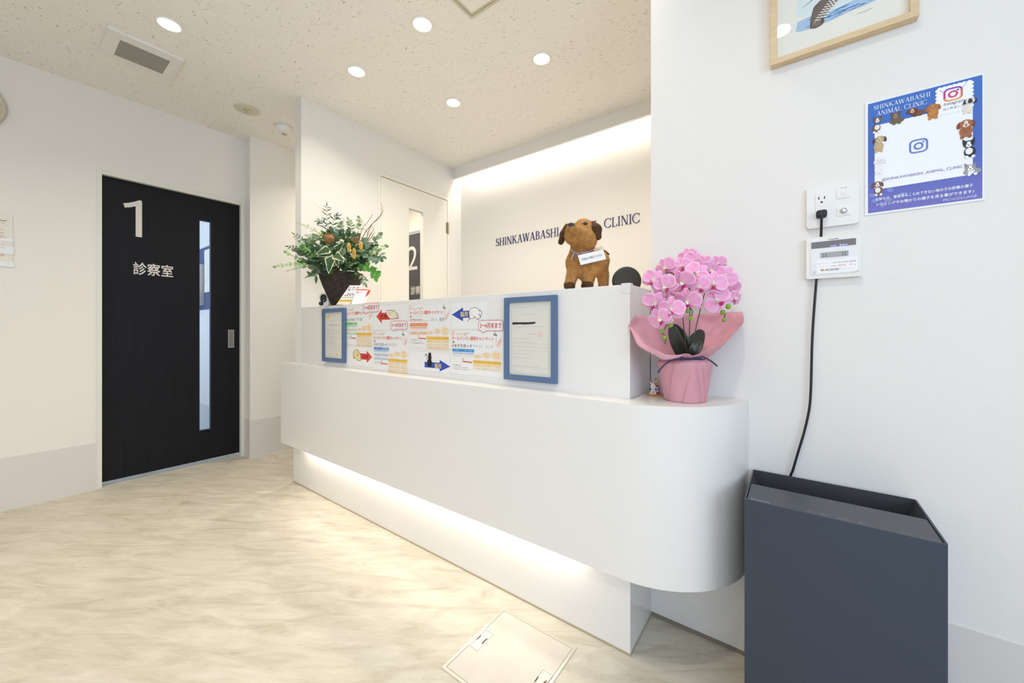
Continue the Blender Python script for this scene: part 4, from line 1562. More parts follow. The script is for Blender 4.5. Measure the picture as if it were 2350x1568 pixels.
pet(.870, .370, .075, '#a8683f', '#e6d3c0', '#7c4628', '#9a5c38', 'drop', (0, .06), False, 4, True)
pet(.891, .542, .066, '#26262a', '#f0eeee', '#26262a', '#f2f0ef', 'up', (.01, .065))
pet(.905, .740, .062, '#9a9895', '#f0efee', '#84827f', '#efeeed', 'up', (.015, .03), True)
tag(s.build('poster'), 'blue laminated clinic poster with pet photos on the right wall', 'poster')

# double outlet plate
t = thing('wall_outlet', 'white outlet plate with socket, LAN cover and aerial jack on the right wall', 'outlet', (0.081, YW, 1.281))
MB().prism(rrect(0.0265, 1.2815, 0.1365, 1.3965, 0.008), 'y', YW - 0.011, YW - 0.0005, M_PLASTIC).build('cover_plate', t, bevel=0.003, seg=3)
YO = YW - 0.011


def insert(name, x0, z0, x1, z1):
    q = MB()
    q.prism(rrect(x0, z0, x1, z1, 0.001, 2), 'y', YO - 0.0022, YO + 0.001, M_PLASTIC)
    return q


q = insert('socket', 0.0465, 1.3065, 0.0725, 1.3745)
s = Sheet((0, YO - 0.0022, 0), (1, 0, 0), (0, 0, 1))
M_SLOT = mat('dark_slot', '#2a2725', 0.7)
for x in (0.0532, 0.0655):
    s.rect(x - .0011, 1.3585, x + .0011, 1.3660, M_SLOT)
s.poly(arc(0.0593, 1.3505, .0024, .0028, 0, 180, 8) + [(0.0569, 1.3485), (0.0617, 1.3485)], M_SLOT)
so = q.build('socket', t, bevel=0.0005)
s.build('socket_slots', so)
q = insert('lan', 0.0915, 1.3535, 0.1185, 1.3770)
lo = q.build('network_cover', t, bevel=0.0005)
s = Sheet((0, YO - 0.0022, 0), (1, 0, 0), (0, 0, 1))
s.rect(0.099, 1.3592, 0.111, 1.3597, ink('#b5b0aa'))
s.stroke(arc(0.105, 1.362, .006, .004, 20, 160, 8), .0004, ink('#c9c5c0'), 1)
s.build('shutter_line', lo)
s = Sheet((0, YO, 0), (1, 0, 0), (0, 0, 1))
s.text('LAN', 0.0985, 1.3795, 0.1055, 1.3825, ink('#a7a29d'), 1)
s.ell(.1095, 1.381, .0016, .0016, ink('#a7a29d'), 1, 12)
s.build('lettering', t)
jo = insert('jack', 0.0915, 1.3065, 0.1185, 1.3290).build('aerial_jack', t, bevel=0.0005)
q = MB()
q.lathe([(0.0076, 0.0), (0.0076, 0.002), (0.0062, 0.002), (0.0058, -0.0005)], (0.1052, YO - 0.0018, 1.3182), mat('jack_ring', '#a79c8e', 0.3, metal=0.9), 24, axis=(0, -1, 0))
q.lathe([(0.0046, 0), (0.0046, 0.006), (0.003, 0.0065)], (0.1052, YO - 0.0018, 1.3182), mat('jack_core', '#c9c4ba', 0.25, metal=0.9), 20, axis=(0, -1, 0))
q.build('jack_core', jo, smooth=False)

# plug and cable of the air purifier: built with the purifier below

# alarm control panel
t = thing('alarm_panel', 'white security control panel with dark display under the outlet', 'control panel', (0.0835, YW, 1.140))
ax0, ax1, az0, az1 = 0.0255, 0.1410, 1.1400, 1.2545
ya = YW - 0.016
MB().prism(rrect(ax0, az0, ax1, az1, 0.004), 'y', ya, YW - 0.0005, mat('ivory_plastic', '#ebe7e0', 0.4)).build('housing', t, bevel=0.002, seg=3)
MB().prism(rrect(ax0 + .0105, az0 + .011, ax1 - .0105, az1 - .008, 0.0015, 3), 'y', ya - 0.0016, ya + .0003, mat('panel_flap', '#e9e8e8', 0.35)).build('flap', t)
yf = ya - 0.0016
s = Sheet((0, yf, 0), (1, 0, 0), (0, 0, 1))
dx0, dx1, dz0, dz1 = ax0 + .0115, ax1 - .0115, 1.2235, 1.2410
s.solid([(dx0, dz0), (dx1, dz0), (dx1, dz1), (dx0, dz1)], .0006, mat('smoked_display', '#6e6660', 0.2), 0)
s.build('display', t)
s = Sheet((0, yf - 0.0007, 0), (1, 0, 0), (0, 0, 1))
M_LED = emit('blue_display_text', (0.12, 0.12, 1.0), 1.2)
s.text('ALSOK', .0775, 1.2245, .0905, 1.2285, M_LED, 1)
s.text('警備中', .0960, 1.2242, .1125, 1.2288, M_LED, 1)
s.build('display_text', t)
s = Sheet((0, yf, 0), (1, 0, 0), (0, 0, 1))
s.text('ALSOK', .0785, 1.2432, .0945, 1.2462, ink('#4a4668'), 1, off=.02)
s.poly([(.0735, 1.2432), (.0775, 1.2432), (.0768, 1.2462), (.0735, 1.2462)], ink('#d0a23a'), 1)
s.build('printed_marks', t)
s = Sheet((0, yf, 0), (1, 0, 0), (0, 0, 1))
s.poly([(.057, 1.1600), (.065, 1.1600), (.063, 1.1650), (.057, 1.1650)], ink('#d0a23a'), 2)
s.rect(.048, 1.1540, .1335, 1.1925, ink('#f4f3f3'), 1)
s.text('ALSOK', .0655, 1.1600, .0955, 1.1650, ink('#6a6884'), 2, off=.02, skew=.2)
rg = random.Random(31)
s.dashes(.098, .125, 1.1625, .0012, ink('#b5b3b8'), rg)
s.dashes(.068, .108, 1.1905, .0012, ink('#b5b3b8'), rg)
s.dashes(.050, .078, 1.1800, .0014, ink('#b0aeb3'), rg)
s.dashes(.080, .129, 1.1810, .0042, ink('#a9a7ad'), rg)
s.dashes(.050, .078, 1.1720, .0014, ink('#e6a491'), rg)
s.dashes(.080, .129, 1.1722, .0045, ink('#e6a491'), rg)
s.dashes(.122, .137, 1.1535, .0016, ink('#9a98a0'), rg)
for i in range(4):
    for j in range(5):
        s.rect(.0395 + i * .0022, 1.1530 + j * .0019, .0405 + i * .0022, 1.1538 + j * .0019, ink('#a9a6a6'), 2)
s.build('printed_label', t)
s = Sheet((0, yf, 0), (1, 0, 0), (0, 0, 1))
s.solid(rrect(.0565, 1.1960, .1145, 1.2105, .001, 2), .0006, mat('grey_keypad', '#a9a8a8', 0.5), 0)
kp = s.build('keypad', t)
for bx_ in (.0615, .1015):
    s = Sheet((0, yf - .0006, 0), (1, 0, 0), (0, 0, 1))
    s.rect(bx_ - .002, 1.1970, bx_ + .011, 1.2095, ink('#b3b2b2'), 1)
    for i in range(2):
        for j in range(2):
            s.rect(bx_ + i * .0055, 1.1985 + j * .0055, bx_ + .0035 + i * .0055, 1.2015 + j * .0055, ink('#6f6d6d'), 2)
    s.build('key_block', kp)

# ------------------------------------------------------------------ air purifier
t = thing('air_purifier', 'tall dark blue-grey air purifier against the right wall beside the counter', 'air purifier', (0.07, 1.22, 0))
bx0, bx1, by0, by1, bz = -0.1005, 0.2400, 1.098, 1.345, 0.5810
M_PUR = mat('slate_blue_plastic', '#38404e', 0.42, spec=0.45)
M_PUR2 = mat('slate_control_panel', '#3f434d', 0.36, spec=0.4)
M_PURD = mat('dark_outlet_plastic', '#2f3034', 0.5)
yc = 1.226
zc_ = 0.5785
b = MB()
th_ = 0.0035
b.prism(rrect(bx0, by0, bx1, by1, 0.006, 4), 'z', 0.012, 0.40, M_PUR)
for q in ((bx0, by0, bx0 + th_, by1), (bx1 - th_, by0, bx1, by1), (bx0, by0, bx1, by0 + th_), (bx0, by1 - th_, bx1, by1)):
    pass
o_ = rrect(bx0, by0, bx1, by1, 0.006, 4)
i_ = rrect(bx0 + th_, by0 + th_, bx1 - th_, by1 - th_, 0.004, 4)
n_ = len(o_)
vs = [(x, y, 0.40) for x, y in o_] + [(x, y, bz) for x, y in o_] + [(x, y, bz) for x, y in i_] + [(x, y, 0.40) for x, y in i_]
fs = []
for r_ in range(3):
    fs += [(r_ * n_ + i, r_ * n_ + (i + 1) % n_, (r_ + 1) * n_ + (i + 1) % n_, (r_ + 1) * n_ + i) for i in range(n_)]
b.add(vs, fs, M_PUR)
b.build('housing', t, auto=40)
k = MB()
k.box(bx0 + th_ + .0006, by0 + th_ + .0006, 0.50, bx1 - th_ - .0006, yc, zc_, M_PUR2)
cp = k.build('control_panel', t, bevel=0.0015)
k = MB()
xa, xb, ya_, yb = bx0 + th_ + .0004, bx1 - th_ - .0004, yc + .0004, by1 - th_ - .0004
top = [(xa, ya_), (xb, ya_), (xb, yb), (xa, yb)]
bot = [(xa + .040, ya_ + .004), (xb - .040, ya_ + .004), (xb - .040, yb - .012), (xa + .040, yb - .012)]
k.add([(x, y, 0.5790) for x, y in top] + [(x, y, 0.478) for x, y in bot], [(i, 4 + i, 4 + (i + 1) % 4, (i + 1) % 4) for i in range(4)] + [(4, 7, 6, 5)], M_PURD)
for i in range(12):                              # louvre slats at the bottom of the well
    x = bot[0][0] + .004 + (bot[1][0] - bot[0][0] - .008) * i / 11
    k.box(x - .0012, bot[0][1] + .002, 0.4785, x + .0012, bot[2][1] - .002, 0.484, M_BLACK)
k.build('air_outlet', t)
k = MB()
k.box(bx0 + .03, by0 + .012, 0.0, bx1 - .03, by1 - .02, 0.013, M_BLACK)
k.build('foot', t)
s = Sheet((0, 0, zc_), (1, 0, 0), (0, 1, 0), 0.0002)
M_MARK = ink('#c9c9cf')
M_MARK2 = ink('#8f8f98')
s.text('Panasonic', -0.088, 1.1130, -0.048, 1.1185, M_MARK, 1, off=.01)
s.text('nanoe', 0.178, 1.1140, 0.192, 1.1180, M_MARK2, 1)
rg = random.Random(3)
s.dashes(0.196, 0.226, 1.1160, .0022, ink('#7a7a84'), rg, 1)
s.rect(0.005, 1.1435, 0.128, 1.1441, ink('#6d6d78'), 1)
for x, y, w_ in ((0.020, 1.1185, .012), (0.050, 1.120, .007), (0.079, 1.1185, .016), (0.112, 1.120, .006)):
    s.dashes(x, x + w_, y, .0045, M_MARK2, rg, 1, 1)
    s.dashes(x - .002, x + w_ + .004, y - .0055, .0018, M_MARK2, rg, 1, .9)
for x in (0.016, 0.026, 0.088):
    s.ell(x, 1.1295, .0007, .0007, M_MARK2, 1, 8)
s.stroke([(0.150, 1.121), (0.156, 1.1205), (0.164, 1.118)], .0007, ink('#7a7a84'), 1)
s.build('panel_markings', cp)

t = thing('power_cord', 'black power cord plugged into the outlet and running down behind the purifier', 'power cord', (0.059, YW - 0.02, 0.5))
q = MB()
q.prism(rrect(0.0470, 1.3060, 0.0705, 1.3265, 0.006, 4), 'y', YO - 0.0145, YO - 0.0024, M_BLACK)
q.prism(rrect(0.0505, 1.3080, 0.0675, 1.3240, 0.005, 4), 'y', YO - 0.022, YO - 0.0145, M_BLACK)
q.build('plug', t, bevel=0.0015)
path = [(0.059, YO - .020, 1.3180), (0.0588, YO - .027, 1.3120), (0.0580, YO - .028, 1.300)]
for u, v_ in ((1884, 545), (1880, 585), (1874, 640), (1869, 700), (1865, 760), (1863, 810), (1862, 855), (1860.5, 900), (1857, 940), (1846, 990), (1831, 1040), (1820, 1078)):
    q_ = on_y(u, v_, YW - 0.012)
    path.append(tuple(q_))
q_ = path[-1]
path += [(q_[0] - .008, YW - .010, q_[2] - .04), (q_[0] - .015, YW - .010, 0.40), (q_[0] - .015, YW - .010, 0.14), (q_[0] - 0.0, YW - .012, 0.03)]


def smooth_path(p, n=6):
    p = [Vector(a_) for a_ in p]
    out = []
    for i in range(len(p) - 1):
        a_, b_, c_, d_ = p[max(i - 1, 0)], p[i], p[i + 1], p[min(i + 2, len(p) - 1)]
        for j in range(n):
            t_2 = j / n
            out.append(0.5 * ((2 * b_) + (c_ - a_) * t_2 + (2 * a_ - 5 * b_ + 4 * c_ - d_) * t_2 ** 2 + (3 * b_ - 3 * c_ + d_ - a_) * t_2 ** 3))
    out.append(p[-1])
    return out


MB().tube(smooth_path(path), 0.0031, M_BLACK, 10).build('cable', t, smooth=True)

# ------------------------------------------------------------------ left wall: clock and price notice at the photo's edge
t = thing('wall_clock', 'round wall clock cut off by the left edge of the photo', 'clock', (XL, -0.112, 2.205))
cc = (XL, -0.112, 2.205)
MB().lathe([(0.136, 0.0), (0.138, 0.02), (0.132, 0.030), (0.122, 0.032), (0.117, 0.022), (0.116, 0.010)], cc, mat('champagne_clock_rim', '#cfc8b6', 0.35, metal=0.25), 64, axis=(1, 0, 0)).build('rim', t, smooth=True)
s = Sheet((XL + 0.012, -0.112, 2.205), (0, 1, 0), (0, 0, 1), 0.0004)
s.ell(0, 0, 0.117, 0.117, mat('clock_dial', '#dfe2d6', 0.5), 0.5, 48)
for i in range(60):
    a = math.radians(i * 6)
    r0 = 0.103 if i % 5 else 0.099
    s.stroke([(r0 * math.sin(a), r0 * math.cos(a)), (0.108 * math.sin(a), 0.108 * math.cos(a))], .0012 if i % 5 else .003, ink('#4a4a44'), 1)
for i in range(1, 13):
    a = math.radians(i * 30)
    s.text(str(i), 0.083 * math.sin(a) - .008, 0.083 * math.cos(a) - .008, 0.083 * math.sin(a) + .008, 0.083 * math.cos(a) + .008, ink('#3c3c38'), 1, keep=True)
s.build('dial', t)
for nm, a, L_, w_ in (('hour_hand', 300, .055, .006), ('minute_hand', 50, .085, .004)):
    s = Sheet((XL + 0.014, -0.112, 2.205), (0, 1, 0), (0, 0, 1), 0.0008)
    a = math.radians(a)
    s.stroke([(-.015 * math.sin(a), -.015 * math.cos(a)), (L_ * math.sin(a), L_ * math.cos(a))], w_, ink('#2e2e2c'), 1 if nm[0] == 'h' else 2)
    s.build(nm, t)
MB().lathe([(0.116, 0.0), (0.116, 0.002)], (XL + 0.024, -0.112, 2.205), M_GLASS, 48, axis=(1, 0, 0)).build('glass', t)

s = Sheet((XL + 0.003, 0, 0), (0, 1, 0), (0, 0, 1), 0.0003)
s.slab(-0.17, 1.345, 0.045, 1.630, 0.001, M_PAPERG)
rg = random.Random(14)
s.stroke([(-.03, 1.61), (-.005, 1.603), (.012, 1.596), (.025, 1.600)], .004, ink('#6b8a82'), 1)
pass
for i, z in enumerate((1.585, 1.548, 1.530, 1.515, 1.505, 1.470, 1.455, 1.425, 1.412, 1.405)):
    s.dashes(-.155, .022 - (.006 if i % 2 else 0), z, .006, ink('#d98878' if i not in (0, 7) else '#e0b08a'), rg, 1, .85)
for z0, z1 in ((1.485, 1.502), (1.415, 1.458), (1.345, 1.372)):
    s.slab(-0.172, z0, 0.049, z1, -0.0015, mat('white_cover_strip', '#e9ecef', 0.35))
    if z1 > 1.44 and z0 < 1.44:
        s.dashes(-.15, .02, z1 - .008, .005, ink('#dd9aa0'), rg, 6.5)
tag(s.build('price_notice'), 'taped paper price notice cut off by the left edge of the photo', 'notice')

# ------------------------------------------------------------------ felted straw puppy on the counter top
ZD = 1.139                                            # top of the upper panel


def fibres(mb, V, F, m, n, l0, l1, w, seed, lift=0.35):
    """short straw fibres lying over a surface"""
    r_ = random.Random(seed)
    for _ in range(n):
        f_ = F[r_.randrange(len(F))]
        a, b, c_ = (Vector(V[f_[0]]), Vector(V[f_[1]]), Vector(V[f_[2]]))
        nn = (b - a).cross(c_ - a)
        if nn.length < 1e-12:
            continue
        nn.normalize()
        p_ = a + (b - a) * r_.random() + (c_ - a) * r_.random() * .7
        tdir = nn.orthogonal().normalized()
        tdir.rotate(Matrix.Rotation(r_.uniform(0, 6.28), 3, nn))
        L_ = r_.uniform(l0, l1)
        sd = nn.cross(tdir) * w
        mid = p_ + tdir * L_ * .5 + nn * L_ * lift * r_.uniform(.3, .9)
        end = p_ + tdir * L_ + nn * L_ * lift * r_.uniform(-.6, 1.0)
        mb.add([p_ - sd, p_ + sd, mid + sd * .8, mid - sd * .8, end], [(0, 1, 2, 3), (3, 2, 4)], m)


t = thing('straw_puppy', 'brown straw puppy figure with a hanging name card on the counter top', 'puppy figure', at(1345, 660, 1.39))
t.location.z = ZD
M_STRAW = mat('ochre_straw', '#b8844a', 0.85, spec=0.2, vary=(60, 0.8, '#9a6a38'), bump=(220, 0.002))
M_STRAW2 = mat('light_straw_fibre', '#cda266', 0.8, spec=0.2)
M_STRAW3 = mat('dark_straw_fibre', '#976833', 0.8, spec=0.2)
M_BRN = mat('dark_brown_straw', '#47301f', 0.9, spec=0.2, vary=(90, 0.8, '#5c412c'), bump=(220, 0.002))
M_BRN2 = mat('brown_straw_fibre', '#6a4a32', 0.85, spec=0.2)

HD = np.array(at(1333, 543, 1.36))
P_ = {k: np.array(at(u, v, d)) for k, (u, v, d) in dict(
    head=(1338, 541, 1.375), crown=(1339, 526, 1.385), muz=(1318, 540, 1.325), nose=(1312, 527, 1.285), cheek=(1347, 553, 1.35), neck=(1335, 572, 1.385), chest=(1328, 604, 1.385),
    chest2=(1345, 612, 1.385), belly=(1359, 608, 1.44), rump=(1371, 602, 1.52), rump2=(1372, 612, 1.52), l1=(1315, 626, 1.37), l1b=(1307, 652, 1.345), l2=(1347, 628, 1.375), l2b=(1348, 653, 1.35),
    l3=(1352, 640, 1.55), l3b=(1344, 660, 1.56), l4=(1384, 630, 1.52), l4b=(1385, 662, 1.525)).items()}
for k in ('l1b', 'l2b', 'l3b', 'l4b'):
    P_[k][2] = ZD + 0.019


def dog_sdf(X):
    d = np.linalg.norm(X - P_['head'], axis=1) - 0.0445
    d = smin(d, np.linalg.norm(X - P_['crown'], axis=1) - 0.037, .02)
    d = smin(d, np.linalg.norm(X - P_['cheek'], axis=1) - 0.035, .02)
    d = smin(d, capsule(X, P_['muz'], P_['nose'], .036, .019), .020)
    d = smin(d, capsule(X, P_['head'], P_['neck'], .037, .035), .02)
    d = smin(d, capsule(X, P_['neck'], P_['chest'], .036, .043), .02)
    d = smin(d, capsule(X, P_['chest'], P_['chest2'], .043, .045), .02)
    d = smin(d, capsule(X, P_['chest2'], P_['belly'], .044, .041), .02)
    d = smin(d, capsule(X, P_['belly'], P_['rump'], .041, .044), .02)
    d = smin(d, capsule(X, P_['rump'], P_['rump2'], .043, .036), .02)
    for a, b in (('l1', 'l1b'), ('l2', 'l2b'), ('l3', 'l3b'), ('l4', 'l4b')):
        d = smin(d, capsule(X, P_[a], P_[b], .0235, .0185), .014)
    return np.maximum(d, ZD + 0.0008 - X[:, 2])


allp = np.array(list(P_.values()))
V_, F_ = surface_nets(dog_sdf, allp.min(0) - .075, allp.max(0) + .075, 0.0052)
V_[:, 2] = np.maximum(V_[:, 2], ZD + .0004)
b = MB()
b.add([tuple(p_) for p_ in V_], F_, M_STRAW)
bo = b.build('body', t, smooth=True)
b = MB()
fibres(b, V_, F_, M_STRAW2, 6500, .008, .019, .00022, 1, .14)
fibres(b, V_, F_, M_STRAW3, 4200, .008, .019, .00022, 2, .12)
for p_ in b.v:
    p_.z = max(p_.z, ZD + .0004)
fb = b.build('straw_coat', bo)
fb['kind'] = 'stuff'


def lobe(name, pts, rad, m, m2, seed, nf=700, parent=None, zmin=None):
    A = [np.array(p_) for p_ in pts]

    def fn(X):
        d = None
        for i in range(len(A) - 1):
            e = capsule(X, A[i], A[i + 1], rad[i], rad[i + 1])
            d = e if d is None else smin(d, e, .008)
        if zmin is not None:
            d = np.maximum(d, zmin - X[:, 2])
        return d
    Q_ = np.array(A)
    V2, F2 = surface_nets(fn, Q_.min(0) - max(rad) - .01, Q_.max(0) + max(rad) + .01, 0.004)
    if zmin is not None:
        V2[:, 2] = np.maximum(V2[:, 2], zmin)
    q = MB()
    q.add([tuple(p_) for p_ in V2], F2, m)
    fibres(q, V2, F2, m2, nf, .006, .013, .00024, seed, .18)
    for p_ in q.v:
        p_.z = max(p_.z, ZD + .0004)
    return q.build(name, t, smooth=True)


lobe('ear', [at(1361, 515, 1.365), at(1368, 527, 1.345), at(1372, 543, 1.34)], [.012, .0185, .013], M_BRN, M_BRN2, 5)
lobe('ear', [at(1301, 520, 1.38), at(1294, 538, 1.375), at(1287, 556, 1.37)], [.010, .0135, .010], M_BRN, M_BRN2, 6)
lobe('tail', [at(1386, 578, 1.57), at(1396, 584, 1.58)], [.008, .005], M_BRN, M_BRN2, 7, 120)
for i, (k, fw_) in enumerate((('l1b', .0190), ('l2b', .0205), ('l3b', .0185), ('l4b', .0185))):
    p_ = P_[k].copy()
    p_[2] = ZD + .0155
    tip = p_ + np.array(FWD) * -.006
    tip[2] = ZD + .012
    lobe('paw', [p_, tip], [fw_ + .0015, fw_ - .001], M_BRN, M_BRN2, 20 + i, 420, zmin=ZD + .0005)
M_EYE = mat('glossy_black_bead', '#15161b', 0.12, spec=0.6)
q = MB().ball(at(1342.5, 514.5, 1.343), .0090, .0090, .0090, M_EYE)
q.build('eye', t, smooth=True)
q = MB().ball(at(1313, 516, 1.362), .0080, .0080, .0080, M_EYE)
q.build('eye', t, smooth=True)
q = MB().ball(at(1311, 516, 1.272), .0115, .008, .008, mat('slate_nose', '#2b3038', 0.3), Matrix.Rotation(TH, 3, 'Z'))
q.build('nose', t, smooth=True)
# hanging card
tl, tr, br, bl = at(1316, 580, 1.312), at(1380, 571, 1.335), at(1393, 597, 1.325), at(1332, 617, 1.312)
ex = (tr - tl + br - bl).normalized()
ez0 = (tl - bl + tr - br)
nrm = ex.cross(ez0).normalized()
ez = nrm.cross(ex)
Wc, Hc = (tr - tl).length, 0.058
org = (bl + br) / 2 - ex * Wc / 2
M_SLEEVE = pane_mat('clear_sleeve', (0.93, 0.88, 0.85), 1.0)
s = Sheet(org, ex, ez, 0.0004)
s.slab(0, 0, Wc, Hc, 0.001, M_SLEEVE)
cd = s.build('card_sleeve', t)
s = Sheet(org + nrm * .0008, ex, ez, 0.0003)
s.slab(.006, .008, Wc - .003, Hc - .014, .0006, M_PAPER)
s.text('ご自由にお取りください', .013, .0215, Wc - .012, .0305, ink('#56545a'), 1, off=.012)
s.build('card', cd)
q = MB()
nk = P_['neck']
ring = []
M_RIB = mat('pale_blue_ribbon', '#a9b6cc', 0.4)
pts = [at(1311, 573, 1.36), at(1319, 579, 1.335), at(1330, 581, 1.322), at(1345, 579, 1.322), at(1356, 575, 1.335), at(1363, 571, 1.36), at(1366, 568, 1.385)]
q.tube(smooth_path(pts), .0016, M_RIB, 6)
q.tube(smooth_path([at(1330, 581, 1.321), at(1326, 584, 1.315), at(1320, 582, 1.311)]), .0009, M_RIB, 6)
q.tube(smooth_path([at(1318, 579, 1.335), at(1314, 588, 1.325), at(1311, 597, 1.325)]), .0017, M_RIB, 6)
q.tube(smooth_path([at(1363, 570, 1.355), at(1372, 571, 1.345), at(1378, 573, 1.336)]), .0008, M_RIB, 6)
q.build('ribbon', t, smooth=True)

# ------------------------------------------------------------------ round black device behind the corner
c = at(1438, 645, 1.47)
t = thing('disc_stand', 'round matt black disc standing on the counter behind the corner bumper', 'disc', (c.x, c.y, ZD))
axis = Vector((0.62, -0.78, 0.06)).normalized()
M_DISC = mat('matt_charcoal', '#3a3937', 0.6, spec=0.3)
q = MB()
q.lathe([(0.050, -0.012), (0.0545, -0.008), (0.0545, 0.008), (0.051, 0.0115), (0.047, 0.0125)], c, M_DISC, 48, axis=axis)
q.build('disc', t, smooth=False, auto=40)
q = MB()
q.lathe([(0.0475, -0.028), (0.0525, -0.012)], c + Vector((0, 0, 0)), mat('dark_brown_rim', '#241f1b', 0.5), 48, axis=axis)
q.build('back_shell', t, auto=40)
q = MB()
q.lathe([(0.04, 0), (0.04, .006), (.012, .010), (.009, .035)], (c.x - axis.x * .02, c.y - axis.y * .02, ZD + .0005), M_DISC, 32)
q.build('foot', t, auto=40)


# ------------------------------------------------------------------ leaves, sprays
def leaf_pts(L, W, prof, bend, fold, n=9):
    """rows of (x across, y along, z lift)"""
    rows = []
    for i in range(n + 1):
        f_ = i / n
        w_ = prof(f_) * W / 2
        y = L * f_ * (1 - .12 * abs(bend) * f_)
        z = -bend * L * f_ * f_ * .5
        rows.append(((-w_, y, z + fold * w_), (0, y, z), (w_, y, z + fold * w_)))
    return rows


def oval(f_):
    return math.sin(math.pi * min(1, f_ * .97 + .02)) ** .75


def roundish(f_):
    return max(0.03, math.sin(math.pi * min(1, f_ ** .8))) ** .6


def lance(f_):
    return max(.03, math.sin(math.pi * f_ ** .75)) ** 1.1


def heart(f_):
    return max(.02, (1 - f_) ** .75 * (1 if f_ > .08 else .6 + 5 * f_))


def ivyf(f_):
    k = [.3, .95, .8, 1.0, .55, .62, .35, .02]
    x = f_ * 7
    i = min(6, int(x))
    return k[i] * (1 - x + i) + k[i + 1] * (x - i)


def leaf(mb, base, tip_dir, normal, L, W, m, prof=oval, bend=.3, fold=.25, m2=None, seed=0):
    d = Vector(tip_dir).normalized()
    n = Vector(normal)
    n = (n - d * n.dot(d))
    n = n.normalized() if n.length > 1e-6 else d.orthogonal().normalized()
    x = d.cross(n)
    rows = leaf_pts(L, W, prof, bend, fold)
    base = Vector(base)
    if m2 is None:
        vs = [base + x * p_[0] + d * p_[1] + n * p_[2] for r_ in rows for p_ in r_]
        fs = []
        for i in range(len(rows) - 1):
            for j in range(2):
                fs.append((i * 3 + j, i * 3 + j + 1, (i + 1) * 3 + j + 1, (i + 1) * 3 + j))
        mb.add(vs, fs, m)
    else:                                      # variegated: pale irregular border
        r_ = random.Random(seed)
        vs = []
        for i, rr in enumerate(rows):
            k1, k2 = r_.uniform(.62, .84), r_.uniform(.62, .84)
            if i in (0, len(rows) - 1):
                k1 = k2 = .3
            for a in (-1, -k1, 0, k2, 1):
                p_ = rr[2] if a > 0 else rr[0]
                vs.append(base + x * (abs(p_[0]) * a) + d * p_[1] + n * (rr[1][2] + (p_[2] - rr[1][2]) * abs(a)))
        f1, f2 = [], []
        for i in range(len(rows) - 1):
            for j in range(4):
                q_ = (i * 5 + j, i * 5 + j + 1, (i + 1) * 5 + j + 1, (i + 1) * 5 + j)
                (f2 if j in (0, 3) or (i >= len(rows) - 2) else f1).append(q_)
        k = len(mb.v)
        mb.add(vs, f1, m)
        i2 = mb.mi(m2)
        for f_ in f2:
            mb.f.append([k + a for a in f_])
            mb.m.append(i2)


def leafmat(name, col, col2):
    return mat(name, col, 0.5, spec=0.35, vary=(45, 0.7, col2))


G_EUC = leafmat('eucalyptus_green', '#7d9a66', '#9db887')
G_OLV = leafmat('grey_green_leaf', '#6d8562', '#92a382')
G_DRK = leafmat('dark_green_leaf', '#32502f', '#4a6a44')
G_BLU = leafmat('blue_green_leaf', '#44634f', '#5f7d66')
G_MID = leafmat('mid_green_leaf', '#4c6b34', '#6c8a4c')
G_BRT = leafmat('bright_ivy_green', '#4d8f2f', '#6cab4a')
G_FRN = leafmat('pale_fern_green', '#93a765', '#b4c48a')
G_CRM = mat('cream_leaf_margin', '#dcdcb0', 0.5)
M_TWIG = mat('dry_brown_twig', '#8a6a44', 0.8)
M_STEM = mat('stem_green_brown', '#6a6a40', 0.7)
M_YEL = mat('yellow_catkin', '#dcb45a', 0.7)
M_DRY = mat('dry_protea_brown', '#8a5f38', 0.9, vary=(60, .8, '#b08a5a'))

PC = at(783, 690, 2.36)
PCX, PCY = PC.x, PC.y
plant = thing('potted_greenery', 'dark tapered pot of mixed artificial greenery on the counter top', 'potted plant', (PCX, PCY, ZD))
M_POT = mat('weathered_black_pot', '#2c2926', 0.75, spec=0.3, vary=(55, .30, '#6a5238'), bump=(60, .003))
zr = at(783, 628, 2.36).z
q = MB()
hp_ = zr - ZD
ring_n = 40


def pot_ring(r_, z_, sq=.35):
    out = []
    for k in range(ring_n):
        a = 2 * math.pi * k / ring_n
        c_, s_ = math.cos(a), math.sin(a)
        e = (abs(c_) ** 3 + abs(s_) ** 3) ** (-1 / 3)
        rr = r_ * (1 - sq + sq * e)
        out.append(Vector((PCX, PCY, z_)) + RGT * (rr * c_) + FWD * (rr * s_))
    return out


prof_ = [(.045, 0), (.052, .004), (.078, .32), (.103, .62), (.119, .85), (.124, 1.0), (.114, 1.0), (.108, .93)]
vs = []
for r_, h_ in prof_:
    vs += pot_ring(r_, ZD + .0005 + hp_ * h_)
fs = []
for i in range(len(prof_) - 1):
    for k in range(ring_n):
        fs.append((i * ring_n + k, i * ring_n + (k + 1) % ring_n, (i + 1) * ring_n + (k + 1) % ring_n, (i + 1) * ring_n + k))
fs.append(tuple(range(ring_n))[::-1])
fs.append(tuple(len(vs) - ring_n + k for k in range(ring_n)))
q.add(vs, fs, M_POT)
q.build('pot', plant, auto=50)
q = MB()
q.lathe([(.098, 0), (.098, .01), (.05, .02), (.004, .022)], (PCX, PCY, ZD + hp_ * .90), mat('dark_moss_filling', '#2d3022', .95, bump=(120, .004)), 32)
q.build('moss_filling', plant, smooth=True)
PR = random.Random(77)


def toward_cam(p_):
    return (CAM - Vector(p_)).normalized()


